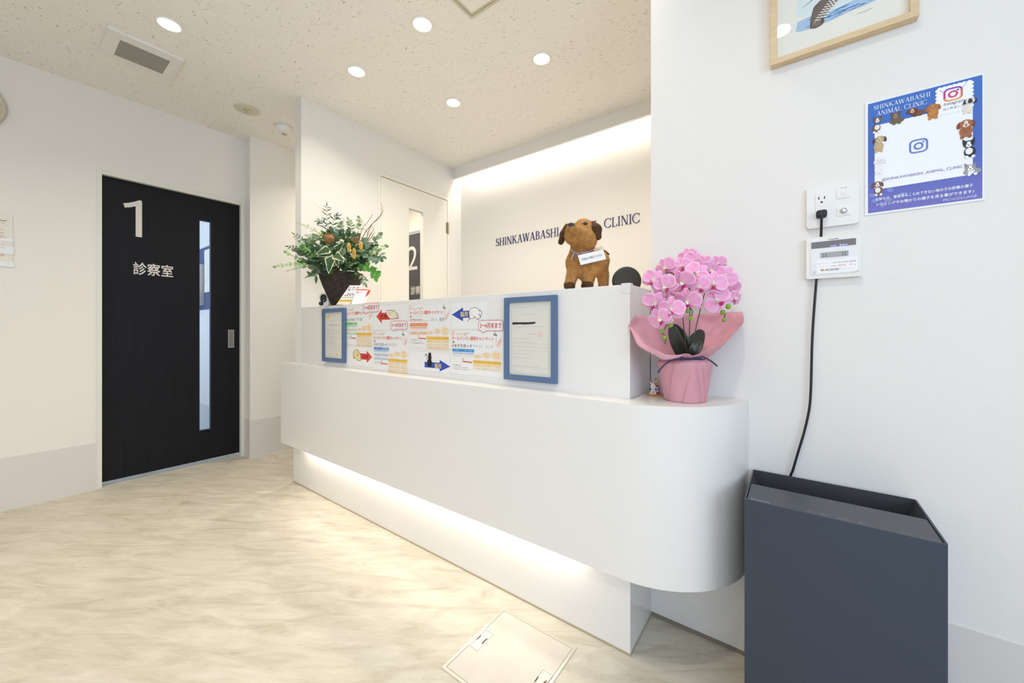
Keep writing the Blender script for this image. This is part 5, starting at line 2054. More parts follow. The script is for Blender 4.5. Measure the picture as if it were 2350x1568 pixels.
def spray(name, pts, m, prof, L, W, n, spread=.9, bend=.3, fold=.2, stem_r=.0016, m_stem=None, both=True, taper=.4, jitter=.3, tip=True, normal_up=.5):
    """one stem with leaves along it: pts are (u, v, depth)"""
    P = smooth_path([at(*p_) for p_ in pts], 8)
    mb = MB()
    mb.tube(P, [stem_r * (1 - .6 * i / len(P)) for i in range(len(P))], m_stem or M_STEM, 5)
    for k in range(n):
        f_ = .15 + .85 * (k + .5) / n
        i = min(len(P) - 2, int(f_ * (len(P) - 1)))
        d = (P[i + 1] - P[i]).normalized()
        nn = toward_cam(P[i]) * (1 - normal_up) + UP * normal_up + Vector((PR.uniform(-1, 1), PR.uniform(-1, 1), PR.uniform(-1, 1))) * jitter
        sd = d.cross(nn).normalized()
        sz = 1 - taper * f_
        for sg in ((1, -1) if both else ((1,) if k % 2 else (-1,))):
            dd = d * (1 - spread * .6) + sd * sg * spread + UP * PR.uniform(-.25, .2)
            leaf(mb, P[i], dd, nn, L * sz * PR.uniform(.8, 1.15), W * sz * PR.uniform(.85, 1.1), m, prof, bend, fold)
    if tip:
        d = (P[-1] - P[-2]).normalized()
        leaf(mb, P[-1], d, toward_cam(P[-1]), L * (1 - taper), W * (1 - taper), m, prof, bend * .5, fold)
    return mb.build(name, plant, smooth=True)


D0 = 2.30
# round-leaved eucalyptus
spray('eucalyptus_stem', [(755, 632, 2.33), (705, 612, 2.22), (668, 606, 2.16), (634, 612, 2.12)], G_EUC, roundish, .030, .024, 9)
spray('eucalyptus_stem', [(750, 630, 2.33), (700, 600, 2.24), (672, 588, 2.2), (657, 580, 2.18)], G_EUC, roundish, .028, .022, 7)
spray('eucalyptus_stem', [(790, 620, 2.38), (812, 560, 2.36), (824, 522, 2.34), (823, 502, 2.33)], G_EUC, roundish, .034, .030, 8)
spray('eucalyptus_stem', [(800, 620, 2.36), (838, 572, 2.28), (862, 552, 2.24), (872, 540, 2.22)], G_OLV, roundish, .042, .034, 6)
spray('eucalyptus_stem', [(805, 622, 2.36), (845, 585, 2.26), (870, 568, 2.2), (884, 566, 2.18)], G_EUC, oval, .044, .026, 6)
spray('eucalyptus_stem', [(765, 620, 2.36), (768, 570, 2.36), (775, 535, 2.36), (782, 515, 2.36)], G_OLV, roundish, .040, .036, 8)
# narrow dark leaves reaching up
spray('willow_leaf_stem', [(768, 625, 2.40), (757, 560, 2.42), (750, 510, 2.42), (750, 475, 2.41)], G_DRK, lance, .060, .009, 11, .75, .5, normal_up=.2)
spray('willow_leaf_stem', [(762, 625, 2.36), (735, 580, 2.32), (700, 556, 2.28), (678, 540, 2.26)], G_BLU, lance, .048, .011, 10, .8, .4)
spray('willow_leaf_stem', [(764, 625, 2.36), (730, 592, 2.28), (690, 570, 2.22), (664, 566, 2.2)], G_DRK, lance, .046, .012, 10, .8, .4)
spray('willow_leaf_stem', [(770, 630, 2.34), (790, 600, 2.26), (808, 588, 2.2), (818, 590, 2.17)], G_MID, lance, .05, .011, 9, .8, .5)
# ferns
spray('fern_frond', [(768, 600, 2.34), (746, 550, 2.30), (716, 526, 2.26), (684, 512, 2.24)], G_FRN, oval, .046, .013, 20, 1.0, .2, .1, taper=.78)
spray('fern_frond', [(768, 600, 2.34), (745, 562, 2.28), (722, 545, 2.24), (702, 540, 2.22)], G_OLV, oval, .040, .012, 16, 1.0, .2, .1, taper=.7)
spray('willow_leaf_stem', [(770, 610, 2.38), (762, 545, 2.37), (766, 505, 2.36), (775, 497, 2.36)], G_DRK, lance, .055, .010, 9, .7, .5, normal_up=.2)
spray('willow_leaf_stem', [(765, 600, 2.38), (752, 540, 2.36), (740, 510, 2.35), (730, 508, 2.35)], G_BLU, lance, .052, .010, 8, .7, .5, normal_up=.2)
spray('olive_stem', [(770, 612, 2.34), (800, 545, 2.33), (806, 520, 2.32), (800, 505, 2.32)], G_MID, lance, .045, .014, 9, .8, .4)
spray('olive_stem', [(758, 618, 2.3), (720, 585, 2.2), (700, 572, 2.17), (690, 560, 2.16)], G_BRT, lance, .050, .010, 7, .7, .5)
spray('fern_frond', [(755, 630, 2.33), (722, 612, 2.24), (690, 614, 2.18), (658, 622, 2.14)], G_OLV, lance, .024, .007, 16, 1.0, .3, .1, taper=.6)
spray('fern_frond', [(790, 620, 2.3), (792, 585, 2.24), (796, 560, 2.24), (797, 540, 2.25)], G_MID, lance, .026, .007, 14, 1.0, .2, .1, taper=.7)
spray('fern_frond', [(780, 628, 2.3), (800, 612, 2.2), (812, 605, 2.16), (820, 603, 2.14)], G_MID, lance, .034, .008, 14, 1.0, .3, .1, taper=.5)
# grey-green big leaves at the right
spray('grey_leaf_stem', [(800, 625, 2.35), (840, 590, 2.25), (862, 592, 2.2), (872, 596, 2.17)], G_BLU, oval, .062, .034, 5, .9, .5)
spray('grey_leaf_stem', [(800, 622, 2.36), (842, 575, 2.3), (862, 578, 2.24), (878, 588, 2.22)], G_OLV, oval, .055, .028, 5, .9, .6)
# bright ivy hanging at the right
spray('ivy_trail', [(808, 622, 2.30), (838, 610, 2.2), (856, 622, 2.16), (862, 638, 2.15)], G_BRT, ivyf, .036, .036, 5, .9, .4, both=True, taper=.25, normal_up=.15)
spray('ivy_trail', [(812, 622, 2.30), (845, 615, 2.2), (862, 622, 2.17), (868, 628, 2.16)], G_BRT, ivyf, .030, .030, 3, .9, .4, taper=.2, normal_up=.15)
spray('hanging_leaf_stem', [(800, 626, 2.3), (826, 628, 2.22), (834, 640, 2.2), (838, 650, 2.2)], G_OLV, oval, .036, .016, 4, .7, .5, taper=.2)
spray('hanging_leaf_stem', [(760, 628, 2.3), (735, 628, 2.22), (722, 635, 2.2), (716, 632, 2.2)], G_DRK, lance, .06, .02, 3, .7, .5, taper=.2)
# variegated ivy in the middle
mb = MB()
for i, (u, v_, du, dv, L_, W_) in enumerate(((755, 572, -16, 6, .075, .055), (762, 582, -40, 6, .085, .042), (768, 585, 22, 14, .075, .060), (758, 592, -4, 34, .095, .062), (772, 574, 14, -16, .07, .05), (752, 580, -10, -12, .06, .045), (770, 592, 8, 24, .07, .04), (775, 598, -26, 20, .07, .045))):
    a_, b_ = at(u, v_, 2.13 + .012 * i), at(u + du, v_ + dv, 2.11 + .01 * i)
    leaf(mb, a_, b_ - a_, toward_cam(a_) + Vector((PR.uniform(-.3, .3), 0, .25)), L_, W_, G_DRK, heart, .25, .2, G_CRM, 40 + i)
mb.tube(smooth_path([at(778, 628, 2.3), at(770, 600, 2.18), at(764, 582, 2.14)]), .002, M_STEM, 5)
mb.build('variegated_ivy', plant, smooth=True)
# dense leaves filling the heart of the arrangement
for nm, m, n, L_, W_, pr, sd in (('filler_leaves', G_DRK, 120, .055, .030, oval, 1), ('filler_leaves', G_BLU, 80, .050, .028, oval, 2), ('filler_leaves', G_MID, 90, .050, .018, lance, 3), ('filler_leaves', G_OLV, 70, .045, .030, oval, 4)):
    r_ = random.Random(900 + sd)
    mb = MB()
    for _ in range(n):
        a = r_.uniform(0, 6.28)
        e = math.sqrt(r_.random())
        u, v_ = 774 + 88 * e * math.cos(a), 583 + 50 * e * math.sin(a)
        d_ = 2.34 - .13 * math.sqrt(max(0, 1 - e * e)) + r_.uniform(-.03, .06)
        p_ = at(u, v_, d_)
        out = (p_ - Vector((PCX, PCY, zr - .03))).normalized()
        dd = out + Vector((r_.uniform(-.6, .6), r_.uniform(-.6, .6), r_.uniform(-.7, .5)))
        leaf(mb, p_ - out * .02, dd, toward_cam(p_) + UP * .5 + Vector((r_.uniform(-.5, .5),) * 3), L_ * r_.uniform(.7, 1.2), W_ * r_.uniform(.8, 1.2), m, pr, .4, .2)
    fo = mb.build(nm, plant, smooth=True)
    fo['kind'] = 'stuff'
# curly dry twigs
mb = MB()
for pts, r0 in (([(808, 600, 2.34), (835, 540, 2.33), (858, 510, 2.32), (874, 492, 2.31), (877, 474, 2.31), (873, 464, 2.31)], .0030),
                ([(812, 600, 2.34), (840, 548, 2.34), (850, 520, 2.33), (868, 502, 2.33), (879, 486, 2.33), (878, 480, 2.33)], .0028),
                ([(815, 595, 2.33), (830, 530, 2.33), (845, 508, 2.32), (856, 492, 2.32), (850, 500, 2.32)], .0022),
                ([(820, 590, 2.32), (846, 545, 2.3), (857, 528, 2.29), (855, 520, 2.29)], .0034),
                ([(815, 590, 2.31), (838, 562, 2.28), (856, 540, 2.26), (861, 533, 2.26)], .0034),
                ([(770, 590, 2.38), (783, 520, 2.38), (790, 505, 2.38), (786, 500, 2.38)], .0020),
                ([(700, 590, 2.26), (675, 575, 2.22), (662, 572, 2.2), (655, 575, 2.2)], .0014),
                ([(740, 560, 2.38), (738, 490, 2.4), (728, 472, 2.4), (720, 468, 2.4)], .0006)):
    P = smooth_path([at(*p_) for p_ in pts], 7)
    P = [p_ + Vector((PR.uniform(-1, 1), PR.uniform(-1, 1), PR.uniform(-1, 1))) * .002 for p_ in P]
    mb.tube(P, [r0 * (1 - .8 * i / len(P)) for i in range(len(P))], M_TWIG, 5)
for i in range(12):
    u, v_ = PR.uniform(828, 856), PR.uniform(505, 560)
    a_ = at(u, v_, 2.31)
    mb.tube(smooth_path([a_, a_ + Vector((PR.uniform(-.02, .02), PR.uniform(-.02, .02), PR.uniform(0, .03))), a_ + Vector((PR.uniform(-.03, .03), PR.uniform(-.03, .03), PR.uniform(.0, .05)))], 4), .0008, M_TWIG, 4)
mb.build('dry_twigs', plant, smooth=True)
# coiled twig knot and dried protea head
mb = MB()
c = at(818, 552, 2.22)
for i in range(9):
    ax_ = Vector((PR.uniform(-1, 1), PR.uniform(-1, 1), PR.uniform(-1, 1))).normalized()
    o1 = ax_.orthogonal().normalized()
    o2 = ax_.cross(o1)
    R_ = PR.uniform(.018, .034)
    mb.tube([c + (o1 * math.cos(a * .33) + o2 * math.sin(a * .33)) * R_ + ax_ * .004 * math.sin(a) for a in range(19)], .0014, M_TWIG, 5)
mb.build('twig_knot', plant, smooth=True)
mb = MB()
c = at(755, 549, 2.20)
mb.ball(c, .030, .030, .028, M_DRY)
for i in range(420):
    z_ = PR.uniform(-.6, 1)
    a = PR.uniform(0, 6.28)
    d = Vector((math.sqrt(1 - z_ * z_) * math.cos(a), math.sqrt(1 - z_ * z_) * math.sin(a), z_))
    sd_ = d.orthogonal().normalized() * .0007
    b_ = c + d * .027
    e_ = c + d * PR.uniform(.034, .042) + UP * .003
    mb.add([b_ - sd_, b_ + sd_, e_], [(0, 1, 2)], PR.choice([M_DRY, M_TWIG]))
mb.build('dried_protea', plant, smooth=False)
for u, v_, h_ in ((800.5, 568, 28), (812.5, 582, 32), (828, 564, 22)):
    mb = MB()
    c = at(u, v_, 2.13)
    for i in range(60):
        f_ = i / 59
        a = i * 2.4
        rr = .0085 * math.sin(math.pi * (.12 + .8 * f_)) ** .7
        p_ = c + Vector((rr * math.cos(a), rr * math.sin(a), (f_ - .5) * h_ * .0017))
        mb.ball(p_, .0028, .0028, .0038, M_YEL, None, 5, 3)
    mb.tube([c - UP * .02, c - UP * .05 + FWD * .03], .0015, M_STEM, 5)
    mb.build('yellow_catkin', plant, smooth=True)

# ------------------------------------------------------------------ payment cards, camera beside the pot
def leaning_card(tl, tr, br, bl):
    """sheet frame from its four corners (u, v, depth)"""
    a, b, c_, d = at(*tl), at(*tr), at(*br), at(*bl)
    ex_ = (b - a + c_ - d).normalized()
    ez_ = (a - d + b - c_)
    n_ = ex_.cross(ez_).normalized()
    return d, ex_, n_.cross(ex_), ((b - a).length + (c_ - d).length) / 2, ((a - d).length + (b - c_).length) / 2


def stand_card(u_left, d_left, width, height, yaw, lean):
    """a card standing on the counter top, leaning back"""
    o = at(u_left, 0, d_left)
    o.z = ZD + .0006
    ex_ = Vector((math.cos(yaw), math.sin(yaw), 0))
    back = Vector((-math.sin(yaw), math.cos(yaw), 0))
    ez_ = (UP * math.cos(lean) + back * math.sin(lean))
    return o, ex_, ez_, width, height


rg = random.Random(5)
o_, ex_, ez_, W, H = stand_card(771.5, 2.155, .075, .118, TH + .02, .28)
t = thing('payment_sheet', 'white sheet of payment brands with a yellow band leaning on the dark pot', 'card', o_)
# the sheet leans to its right as well
sh = .53
ez_ = (ez_ + ex_ * sh)
s = Sheet(o_, ex_, ez_, 0.0004)
s.slab(0, 0, W, H, .0015, M_PAPER)
Hh = H
s.rect(0, .0, W, Hh * .24, ink('#e8cf8e'), 1)
s.rect(0, Hh * .165, W, Hh * .25, ink('#d9b23e'), 1.5)
s.rect(W * .10, Hh * .02, W * .92, Hh * .13, ink('#ece8e0'), 1.5)
s.dashes(W * .2, W * .8, Hh * .205, .0035, ink('#b08a2a'), rg, 2)
s.dashes(W * .15, W * .85, Hh * .095, .003, ink('#a09a94'), rg, 2)
s.dashes(W * .2, W * .75, Hh * .045, .003, ink('#c2b080'), rg, 2)
for a, b_, c_ in ((.15, .875, '#9aa3b0'), (.45, .875, '#c06030'), (.75, .875, '#8a8590'), (.2, .77, '#4a5aa0'), (.5, .77, '#b5bcc6'), (.75, .77, '#cfae9a'),
                  (.33, .55, '#8fae5a'), (.50, .55, '#5a9a4a'), (.67, .55, '#d05a6a'), (.85, .55, '#a9c8c0'), (.2, .47, '#8a8a90'), (.36, .47, '#6a86b8'), (.55, .47, '#c85a5a'), (.75, .47, '#a8c4d6'), (.9, .47, '#a9c8c0'),
                  (.15, .36, '#b8b070'), (.33, .36, '#a09a9a'), (.52, .36, '#b8b04a'), (.7, .36, '#bab6c6'), (.87, .36, '#c2c0c2')):
    s.rect(W * a - .004, Hh * b_ - .0034, W * a + .004, Hh * b_ + .0034, ink(c_), 2)
s.build('printed_sheet', t)
o_, ex_, ez_, W, H = stand_card(805, 2.14, .059, .090, TH + .05, .25)
t = thing('payment_card', 'white code payment stand with a red top edge beside the dark pot', 'card', o_)
sh = .30
ez2 = ez_ + ex_ * sh
s = Sheet(o_, ex_, ez2, 0.0004)
s.slab(0, 0, W, H, .003, M_PAPER)
s.rect(0, H * .94, W, H, ink('#e84a3a'), 1)
s.poly(rrect(W * .07, H * .74, W * .26, H * .87, .003, 4), ink('#e5475a'), 1)
s.text('P', W * .125, H * .76, W * .21, H * .85, W_ if not isinstance(W_, float) else ink('#f4f4f4'), 2, off=.02, skew=.15)
s.text('PayPay', W * .31, H * .765, W * .78, H * .835, ink('#77747a'), 2, off=.004)
s.dashes(W * .2, W * .7, H * .06, .0022, ink('#c5c0bc'), rg, 1)
s.build('printed_face', t)
a_ = o_ + ex_ * (W + .004)
s = Sheet(a_, (ex_ + FWD * .55).normalized(), ez2, .0004)
s.slab(.0, .0, .013, H * .97, .002, M_PAPER)
s.poly([(.0, H * .45), (.013, H * .70), (.013, H * .97), (.0, H * .97)], ink('#de4836'), 1)
s.build('side_wing', t)

c = at(749, 684, 2.42)
t = thing('pet_camera', 'small white indoor camera with black face beside the dark pot', 'camera', (c.x, c.y, ZD))
q = MB()
q.prism([(x * .036 + 0, z) for x, z in ()] or rrect(-.034, 0, .034, .09, .03, 8), 'y', -.03, .03, M_PLASTIC)
rotm = Matrix.Rotation(TH - .1, 3, 'Z')
q.v = [Vector((c.x, c.y, ZD + .0005)) + rotm @ p_ for p_ in q.v]
q.build('camera_body', t, bevel=.008, seg=3)
q = MB()
q.prism(rrect(-.020, .030, .020, .080, .017, 8), 'y', -.0325, -.028, M_EYE)
q.v = [Vector((c.x, c.y, ZD)) + rotm @ p_ for p_ in q.v]
q.build('camera_face', t, bevel=.001)
q = MB().ball(Vector((c.x, c.y, ZD)) + rotm @ Vector((.003, -.0335, .042)), .004, .002, .004, mat('lens_glint', '#c9d2da', .1))  # pale ball stands in for a glint on the black face
q.build('lens', t, smooth=True)
c = at(737, 697, 2.24)
t = thing('black_ball', 'tiny black ball in front of the white indoor camera', 'ball', (c.x, c.y, ZD))
MB().ball((c.x, c.y, ZD + .0125), .0135, .0135, .0122, M_BLACK).build('ball', t, smooth=True)

# ------------------------------------------------------------------ orchid in pink wrapping
ZC = ZT
OB = on_z(1566, 916, ZC)
OC = Vector((-0.268, 1.238, ZC))
od = (OC - CAM).dot(FWD)
orch = thing('wrapped_orchid', 'pink artificial orchid in a pot wrapped with pink paper on the counter end', 'potted orchid', OC)
M_WRAP = mat('pink_wrapping_paper', '#d69ba5', 0.8, spec=0.2, bump=(70, .0012), sheen=.2)
zs = at(1565, 823, od).z                          # height of the tie
q = MB()
N, R_ = 240, 40
vs = []
hh = zs - ZC
for i in range(R_ + 1):
    f_ = i / R_
    for k in range(N):
        a = 2 * math.pi * k / N
        base = .0585 + (.0775 - .0585) * (f_ / .9) ** .9 if f_ < .9 else .0775 - (.0775 - .052) * ((f_ - .9) / .1) ** 1.6
        pl = 0
        for pa, wdt, dep in ((-1.9, .30, .006), (-1.45, .22, .007), (-1.12, .16, .007), (-.85, .16, .005), (-2.6, .3, .003), (.4, .3, .004), (1.6, .3, .004), (2.6, .35, .004)):
            c0 = pa + (f_ - .55) * (-.55 if pa > -1.6 else .45)
            dlt = (a - c0 + math.pi) % (2 * math.pi) - math.pi
            if -wdt < dlt < wdt * .35:
                up_ = (1 + dlt / wdt) if dlt < 0 else .5 + .5 * math.cos(math.pi * dlt / (wdt * .35))
                pl -= dep * up_ * min(1, (1 - f_) * 3 + .1)
        rr = base + pl
        zz = ZC + .0008 + hh * (f_ if f_ < .9 else .9 + (f_ - .9) * 1.0)
        vs.append(Vector((OC.x, OC.y, zz)) + RGT * rr * math.cos(a) + FWD * rr * math.sin(a))
fs = []
for i in range(R_):
    for k in range(N):
        fs.append((i * N + k, i * N + (k + 1) % N, (i + 1) * N + (k + 1) % N, (i + 1) * N + k))
fs.append(tuple(range(N))[::-1])
q.add(vs, fs, M_WRAP)
q.build('wrapped_pot', orch, smooth=True)
q = MB()
N, R_ = 96, 16
vs = []
for i in range(R_ + 1):
    f_ = i / R_
    for k in range(N):
        a = 2 * math.pi * k / N
        cs, sn = math.cos(a), math.sin(a)
        qq = (1 + sn) / 2
        Hh = .016 + .118 * min(1, qq * 2.0) ** .8 + (.012 if cs > 0 else .004) * abs(cs)
        if cs < -.35:
            Hh -= .040 * min(1, (-cs - .35) / .4) * max(0, min(1, .5 - .5 * math.sin(max(-1.57, min(1.57, (sn - .15) * 3.2)))))
        Rm = .018 + .030 * qq + (.088 if cs > 0 else .084) * abs(cs) ** 1.25
        rr = .050 + Rm * f_ ** .85 + .004 * math.sin(7 * a + 2) * f_ + .003 * math.sin(13 * a) * f_
        hz = Hh * f_ ** 1.15
        if cs < -.2:                # the left front rolls over outwards
            ro = max(0, f_ - .72) / .28
            hz -= .022 * ro * ro * min(1, (-cs - .2) * 2) * max(0, min(1, (.5 - sn) * 1.6))
        p_ = Vector((OC.x, OC.y, zs - .004 + hz)) + RGT * rr * cs + FWD * rr * sn * .82
        p_.y = min(p_.y, YW - .003)              # the paper rests against the wall and the panel's end
        if p_.y > YP:
            p_.x = max(p_.x, -.4065)
        vs.append(p_)
fs = []
for i in range(R_):
    for k in range(N):
        fs.append((i * N + k, i * N + (k + 1) % N, (i + 1) * N + (k + 1) % N, (i + 1) * N + k))
q.add(vs, fs, M_WRAP)
q.build('paper_collar', orch, smooth=True, thick=.0008)
M_RIBP = mat('dark_violet_ribbon', '#3b2d55', 0.5)
q = MB()
tie = [Vector((OC.x, OC.y, zs + .001)) + RGT * .0535 * math.cos(a * math.pi / 20) + FWD * .0535 * math.sin(a * math.pi / 20) for a in range(41)]
q.tube(tie, .0032, M_RIBP, 8)
q.tube([p_ + UP * .003 for p_ in tie], .0024, M_RIBP, 8)
kn = at(1566, 823, od - .058)
q.ball(kn, .007, .005, .005, M_RIBP)
M_RB2 = M_RIBP


def band(mb, pts, w_, m):
    P = smooth_path(pts, 8)
    vs, fs = [], []
    for i, p_ in enumerate(P):
        d = (P[min(i + 1, len(P) - 1)] - P[max(i - 1, 0)]).normalized()
        x = d.cross(FWD).normalized() * w_ / 2
        vs += [p_ - x - FWD * .0003, p_ + x - FWD * .0003, p_ - x + FWD * .0003, p_ + x + FWD * .0003]
    for i in range(len(P) - 1):
        a = i * 4
        fs += [(a, a + 1, a + 5, a + 4), (a + 2, a + 6, a + 7, a + 3), (a, a + 4, a + 6, a + 2), (a + 1, a + 3, a + 7, a + 5)]
    mb.add(vs, fs, m)


band(q, [at(1566, 823, od - .060), at(1545, 826, od - .074), at(1530, 833, od - .086), at(1518, 844, od - .088), at(1510, 856, od - .086)], .0048, M_RIBP)
band(q, [at(1566, 823, od - .060), at(1590, 822, od - .070), at(1613, 820, od - .074), at(1632, 829, od - .076), at(1646, 841, od - .074)], .0042, M_RIBP)
band(q, [at(1600, 821, od - .070), at(1612, 818, od - .072), at(1618, 823, od - .072), at(1608, 826, od - .070), at(1598, 823, od - .069)], .003, M_RIBP)
q.build('ribbon', orch, smooth=True)
# strap leaves
M_OLEAF = mat('dark_orchid_leaf', '#2c3029', 0.28, spec=0.5, vary=(14, .6, '#3e4238'))
for pts, W_l, sd_ in (([(1572, 826, od - .01), (1558, 795, od - .035), (1547, 766, od - .05), (1541, 744, od - .055)], .038, 1), ([(1577, 826, od + .0), (1572, 795, od - .01), (1560, 765, od - .01), (1546, 744, od - .01)], .034, 2),
                      ([(1578, 826, od), (1588, 800, od - .01), (1600, 778, od + .0), (1611, 757, od + .01)], .046, 3), ([(1580, 826, od - .01), (1592, 806, od - .03), (1602, 792, od - .03), (1606, 782, od - .025)], .032, 4)):
    P = smooth_path([at(*p_) for p_ in pts], 6)
    mb = MB()
    vs = []
    n_ = len(P)
    for i, p_ in enumerate(P):
        f_ = i / (n_ - 1)
        d = (P[min(i + 1, n_ - 1)] - P[max(i - 1, 0)]).normalized()
        x = d.cross(toward_cam(p_)).normalized()
        n2 = x.cross(d)
        w_ = W_l * max(.02, math.sin(math.pi * (.16 + .84 * f_)) ** .6) * .5
        for a in (-1, -.5, 0, .5, 1):
            vs.append(p_ + x * w_ * a + n2 * (abs(a) ** 1.4) * w_ * .45)
    fs = []
    for i in range(n_ - 1):
        for j in range(4):
            fs.append((i * 5 + j, i * 5 + j + 1, (i + 1) * 5 + j + 1, (i + 1) * 5 + j))
    mb.add(vs, fs, M_OLEAF)
    mb.build('strap_leaf', orch, smooth=True, thick=.0012)
# flower stems
M_OST = mat('orchid_stem_green', '#4f5a3a', 0.5)
for pts in ([(1577, 826, od), (1568, 740, od - .03), (1556, 650, od - .04), (1535, 625, od - .06), (1515, 660, od - .08), (1520, 722, od - .09), (1531, 742, od - .09), (1520, 764, od - .09), (1528, 772, od - .09), (1526, 790, od - .09)],
            [(1579, 826, od), (1583, 740, od - .02), (1582, 650, od - .03), (1576, 612, od - .05), (1582, 640, od - .09), (1583, 700, od - .09), (1589, 715, od - .09), (1585, 732, od - .09)],
            [(1583, 826, od), (1600, 740, od), (1625, 650, od - .01), (1650, 625, od - .03), (1662, 660, od - .06), (1650, 708, od - .07), (1663, 716, od - .06), (1662, 734, od - .06)]):
    MB().tube(smooth_path([at(*p_) for p_ in pts], 6), .0017, M_OST, 6).build('flower_stem', orch, smooth=True)

M_PET = mat('orchid_pink_petal', '#f5b2d6', 0.55, spec=0.25, vary=(55, .75, '#f29ac8'), sub=0.0)
M_PET2 = mat('orchid_pale_pink', '#f7c0de', 0.55, spec=0.25)
M_VEIN = mat('orchid_rose_vein', '#ea7fb6', 0.55, spec=0.25)
M_THRO = mat('orchid_cream_throat', '#f6e8d8', 0.5)
M_LIP = mat('orchid_magenta_lip', '#c8338a', 0.45)


def petal_rows(L, W, prof, cup, n=8, m_=8):
    vs = []
    for i in range(n + 1):
        f_ = i / n
        for j in range(m_ + 1):
            g_ = j / m_ * 2 - 1
            w_ = prof(f_) * W / 2
            x = w_ * g_
            y = L * f_
            z = cup * (L * f_ * f_ * .55 - (g_ * g_) * w_ * .5) + .0009 * math.sin(6 * g_ + 4 * f_)
            vs.append((x, y, z))
    fs = [(i * (m_ + 1) + j, i * (m_ + 1) + j + 1, (i + 1) * (m_ + 1) + j + 1, (i + 1) * (m_ + 1) + j) for i in range(n) for j in range(m_)]
    return vs, fs


def fanp(f_):
    return max(.10, math.sin(math.pi * (.06 + .90 * f_ ** 1.25))) ** .62


def sepalp(f_):
    return max(.12, math.sin(math.pi * (.10 + .86 * f_))) ** .8


def flower_meshes():
    """petals, lip and throat of one bloom facing +z, top sepal along +y"""
    pet_, lip_, thr_ = MB(), MB(), MB()
    S_ = .034
    for ang, L, W, pr, z0, cup in ((0, 1.0, .74, sepalp, -.0016, -.25), (128, .98, .66, sepalp, -.0018, -.25), (-128, .98, .66, sepalp, -.0020, -.25), (76, 1.06, 1.22, fanp, .0004, -.22), (-76, 1.06, 1.22, fanp, .0008, -.22)):
        vs, fs = petal_rows(L * S_, W * S_, pr, cup)
        R3 = Matrix.Rotation(math.radians(ang), 3, 'Z')
        k = len(pet_.v)
        pet_.add([R3 @ Vector(p_) + Vector((0, 0, z0)) for p_ in vs], fs, M_PET)
        pi, vi = pet_.mi(M_PET2), pet_.mi(M_VEIN)
        ti = pet_.mi(M_THRO)
        base = len(pet_.m) - len(fs)
        for q_ in range(len(fs)):
            i, j = divmod(q_, 8)
            if i == 0:
                pet_.m[base + q_] = ti
            elif i >= 7 or j in (0, 7):
                pet_.m[base + q_] = pi
    for sg in (-1, 1):
        vs, fs = petal_rows(.013, .009, sepalp, .9, 5, 4)
        R3 = Matrix.Rotation(math.radians(sg * 62), 3, 'Z') @ Matrix.Rotation(math.radians(55), 3, 'X')
        lip_.add([R3 @ Vector(p_) + Vector((0, -.002, .002)) for p_ in vs], fs, M_THRO)
    vs, fs = petal_rows(.018, .013, sepalp, .8, 6, 4)
    R3 = Matrix.Rotation(math.radians(180), 3, 'Z') @ Matrix.Rotation(math.radians(38), 3, 'X')
    lip_.add([R3 @ Vector(p_) + Vector((0, -.003, .002)) for p_ in vs], fs, M_LIP)
    thr_.ball((0, .0005, .0055), .0032, .0034, .0062, M_THRO, Matrix.Rotation(-.5, 3, 'X'), 10, 6)
    thr_.ball((0, -.004, .006), .0026, .002, .002, mat('orchid_yellow_callus', '#e6c070', .5), None, 8, 5)
    return pet_, lip_, thr_


pm, lm, tm = flower_meshes()
fl0 = pm.build('flower', orch, smooth=True, local=True, thick=.0005)
lip0 = lm.build('flower_lip', fl0, smooth=True, local=True)
lip0['label'] = 'magenta lip with pale side lobes'
thr0 = tm.build('flower_column', fl0, smooth=True, local=True)
FR = random.Random(12)
first = True
for X_, Y_, sc_, dd in ((285, 350, 1.0, -.10), (405, 232, 1.0, -.05), (555, 220, .95, -.04), (400, 412, 1.08, -.12), (562, 365, 1.1, -.125), (690, 285, 1.05, -.09), (655, 170, .95, -.03), (820, 250, 1.0, -.05), (955, 315, 1.05, -.05),
                        (720, 412, .95, -.10), (855, 385, 1.1, -.11), (900, 540, 1.1, -.10), (1055, 515, .8, -.04), (300, 565, 1.05, -.10), (455, 622, 1.05, -.13), (612, 545, 1.1, -.135), (352, 715, 1.02, -.115), (895, 185, .75, -.01), (610, 125, .9, 0.01),
                        (1000, 400, .95, -.01), (480, 300, .95, -.03), (760, 200, .95, -.0), (960, 430, .9, -.05), (520, 470, .9, -.07), (640, 460, .85, -.05)):
    u, v_ = 1430 + X_ / 4.127, 560 + Y_ / 4.127
    p_ = at(u, v_, od + dd)
    outw = RGT * ((u - 1578) / 95.0) + UP * ((650 - v_) / 110.0)
    nz_ = (toward_cam(p_) * 1.0 + outw * .45 + Vector((FR.uniform(-.4, .4), FR.uniform(-.4, .4), FR.uniform(-.4, .25)))).normalized()
    yy = (UP - nz_ * UP.dot(nz_)).normalized()
    yy.rotate(Matrix.Rotation(FR.uniform(-.9, .9), 3, nz_))
    xx = yy.cross(nz_)
    M4 = Matrix((xx, yy, nz_)).transposed().to_4x4()
    M4 = Matrix.Translation(p_ - OC) @ M4 @ Matrix.Scale(sc_ * .98, 4)
    if first:
        fl0.matrix_basis = M4
        first = False
        continue
    f2 = fl0.copy()
    COL.objects.link(f2)
    f2.matrix_basis = M4
    for ch in (lip0, thr0):
        c2 = ch.copy()
        COL.objects.link(c2)
        c2.parent = f2
M_BUD = mat('orchid_green_bud', '#8fb83e', 0.45, vary=(60, .7, '#6a9a34'))
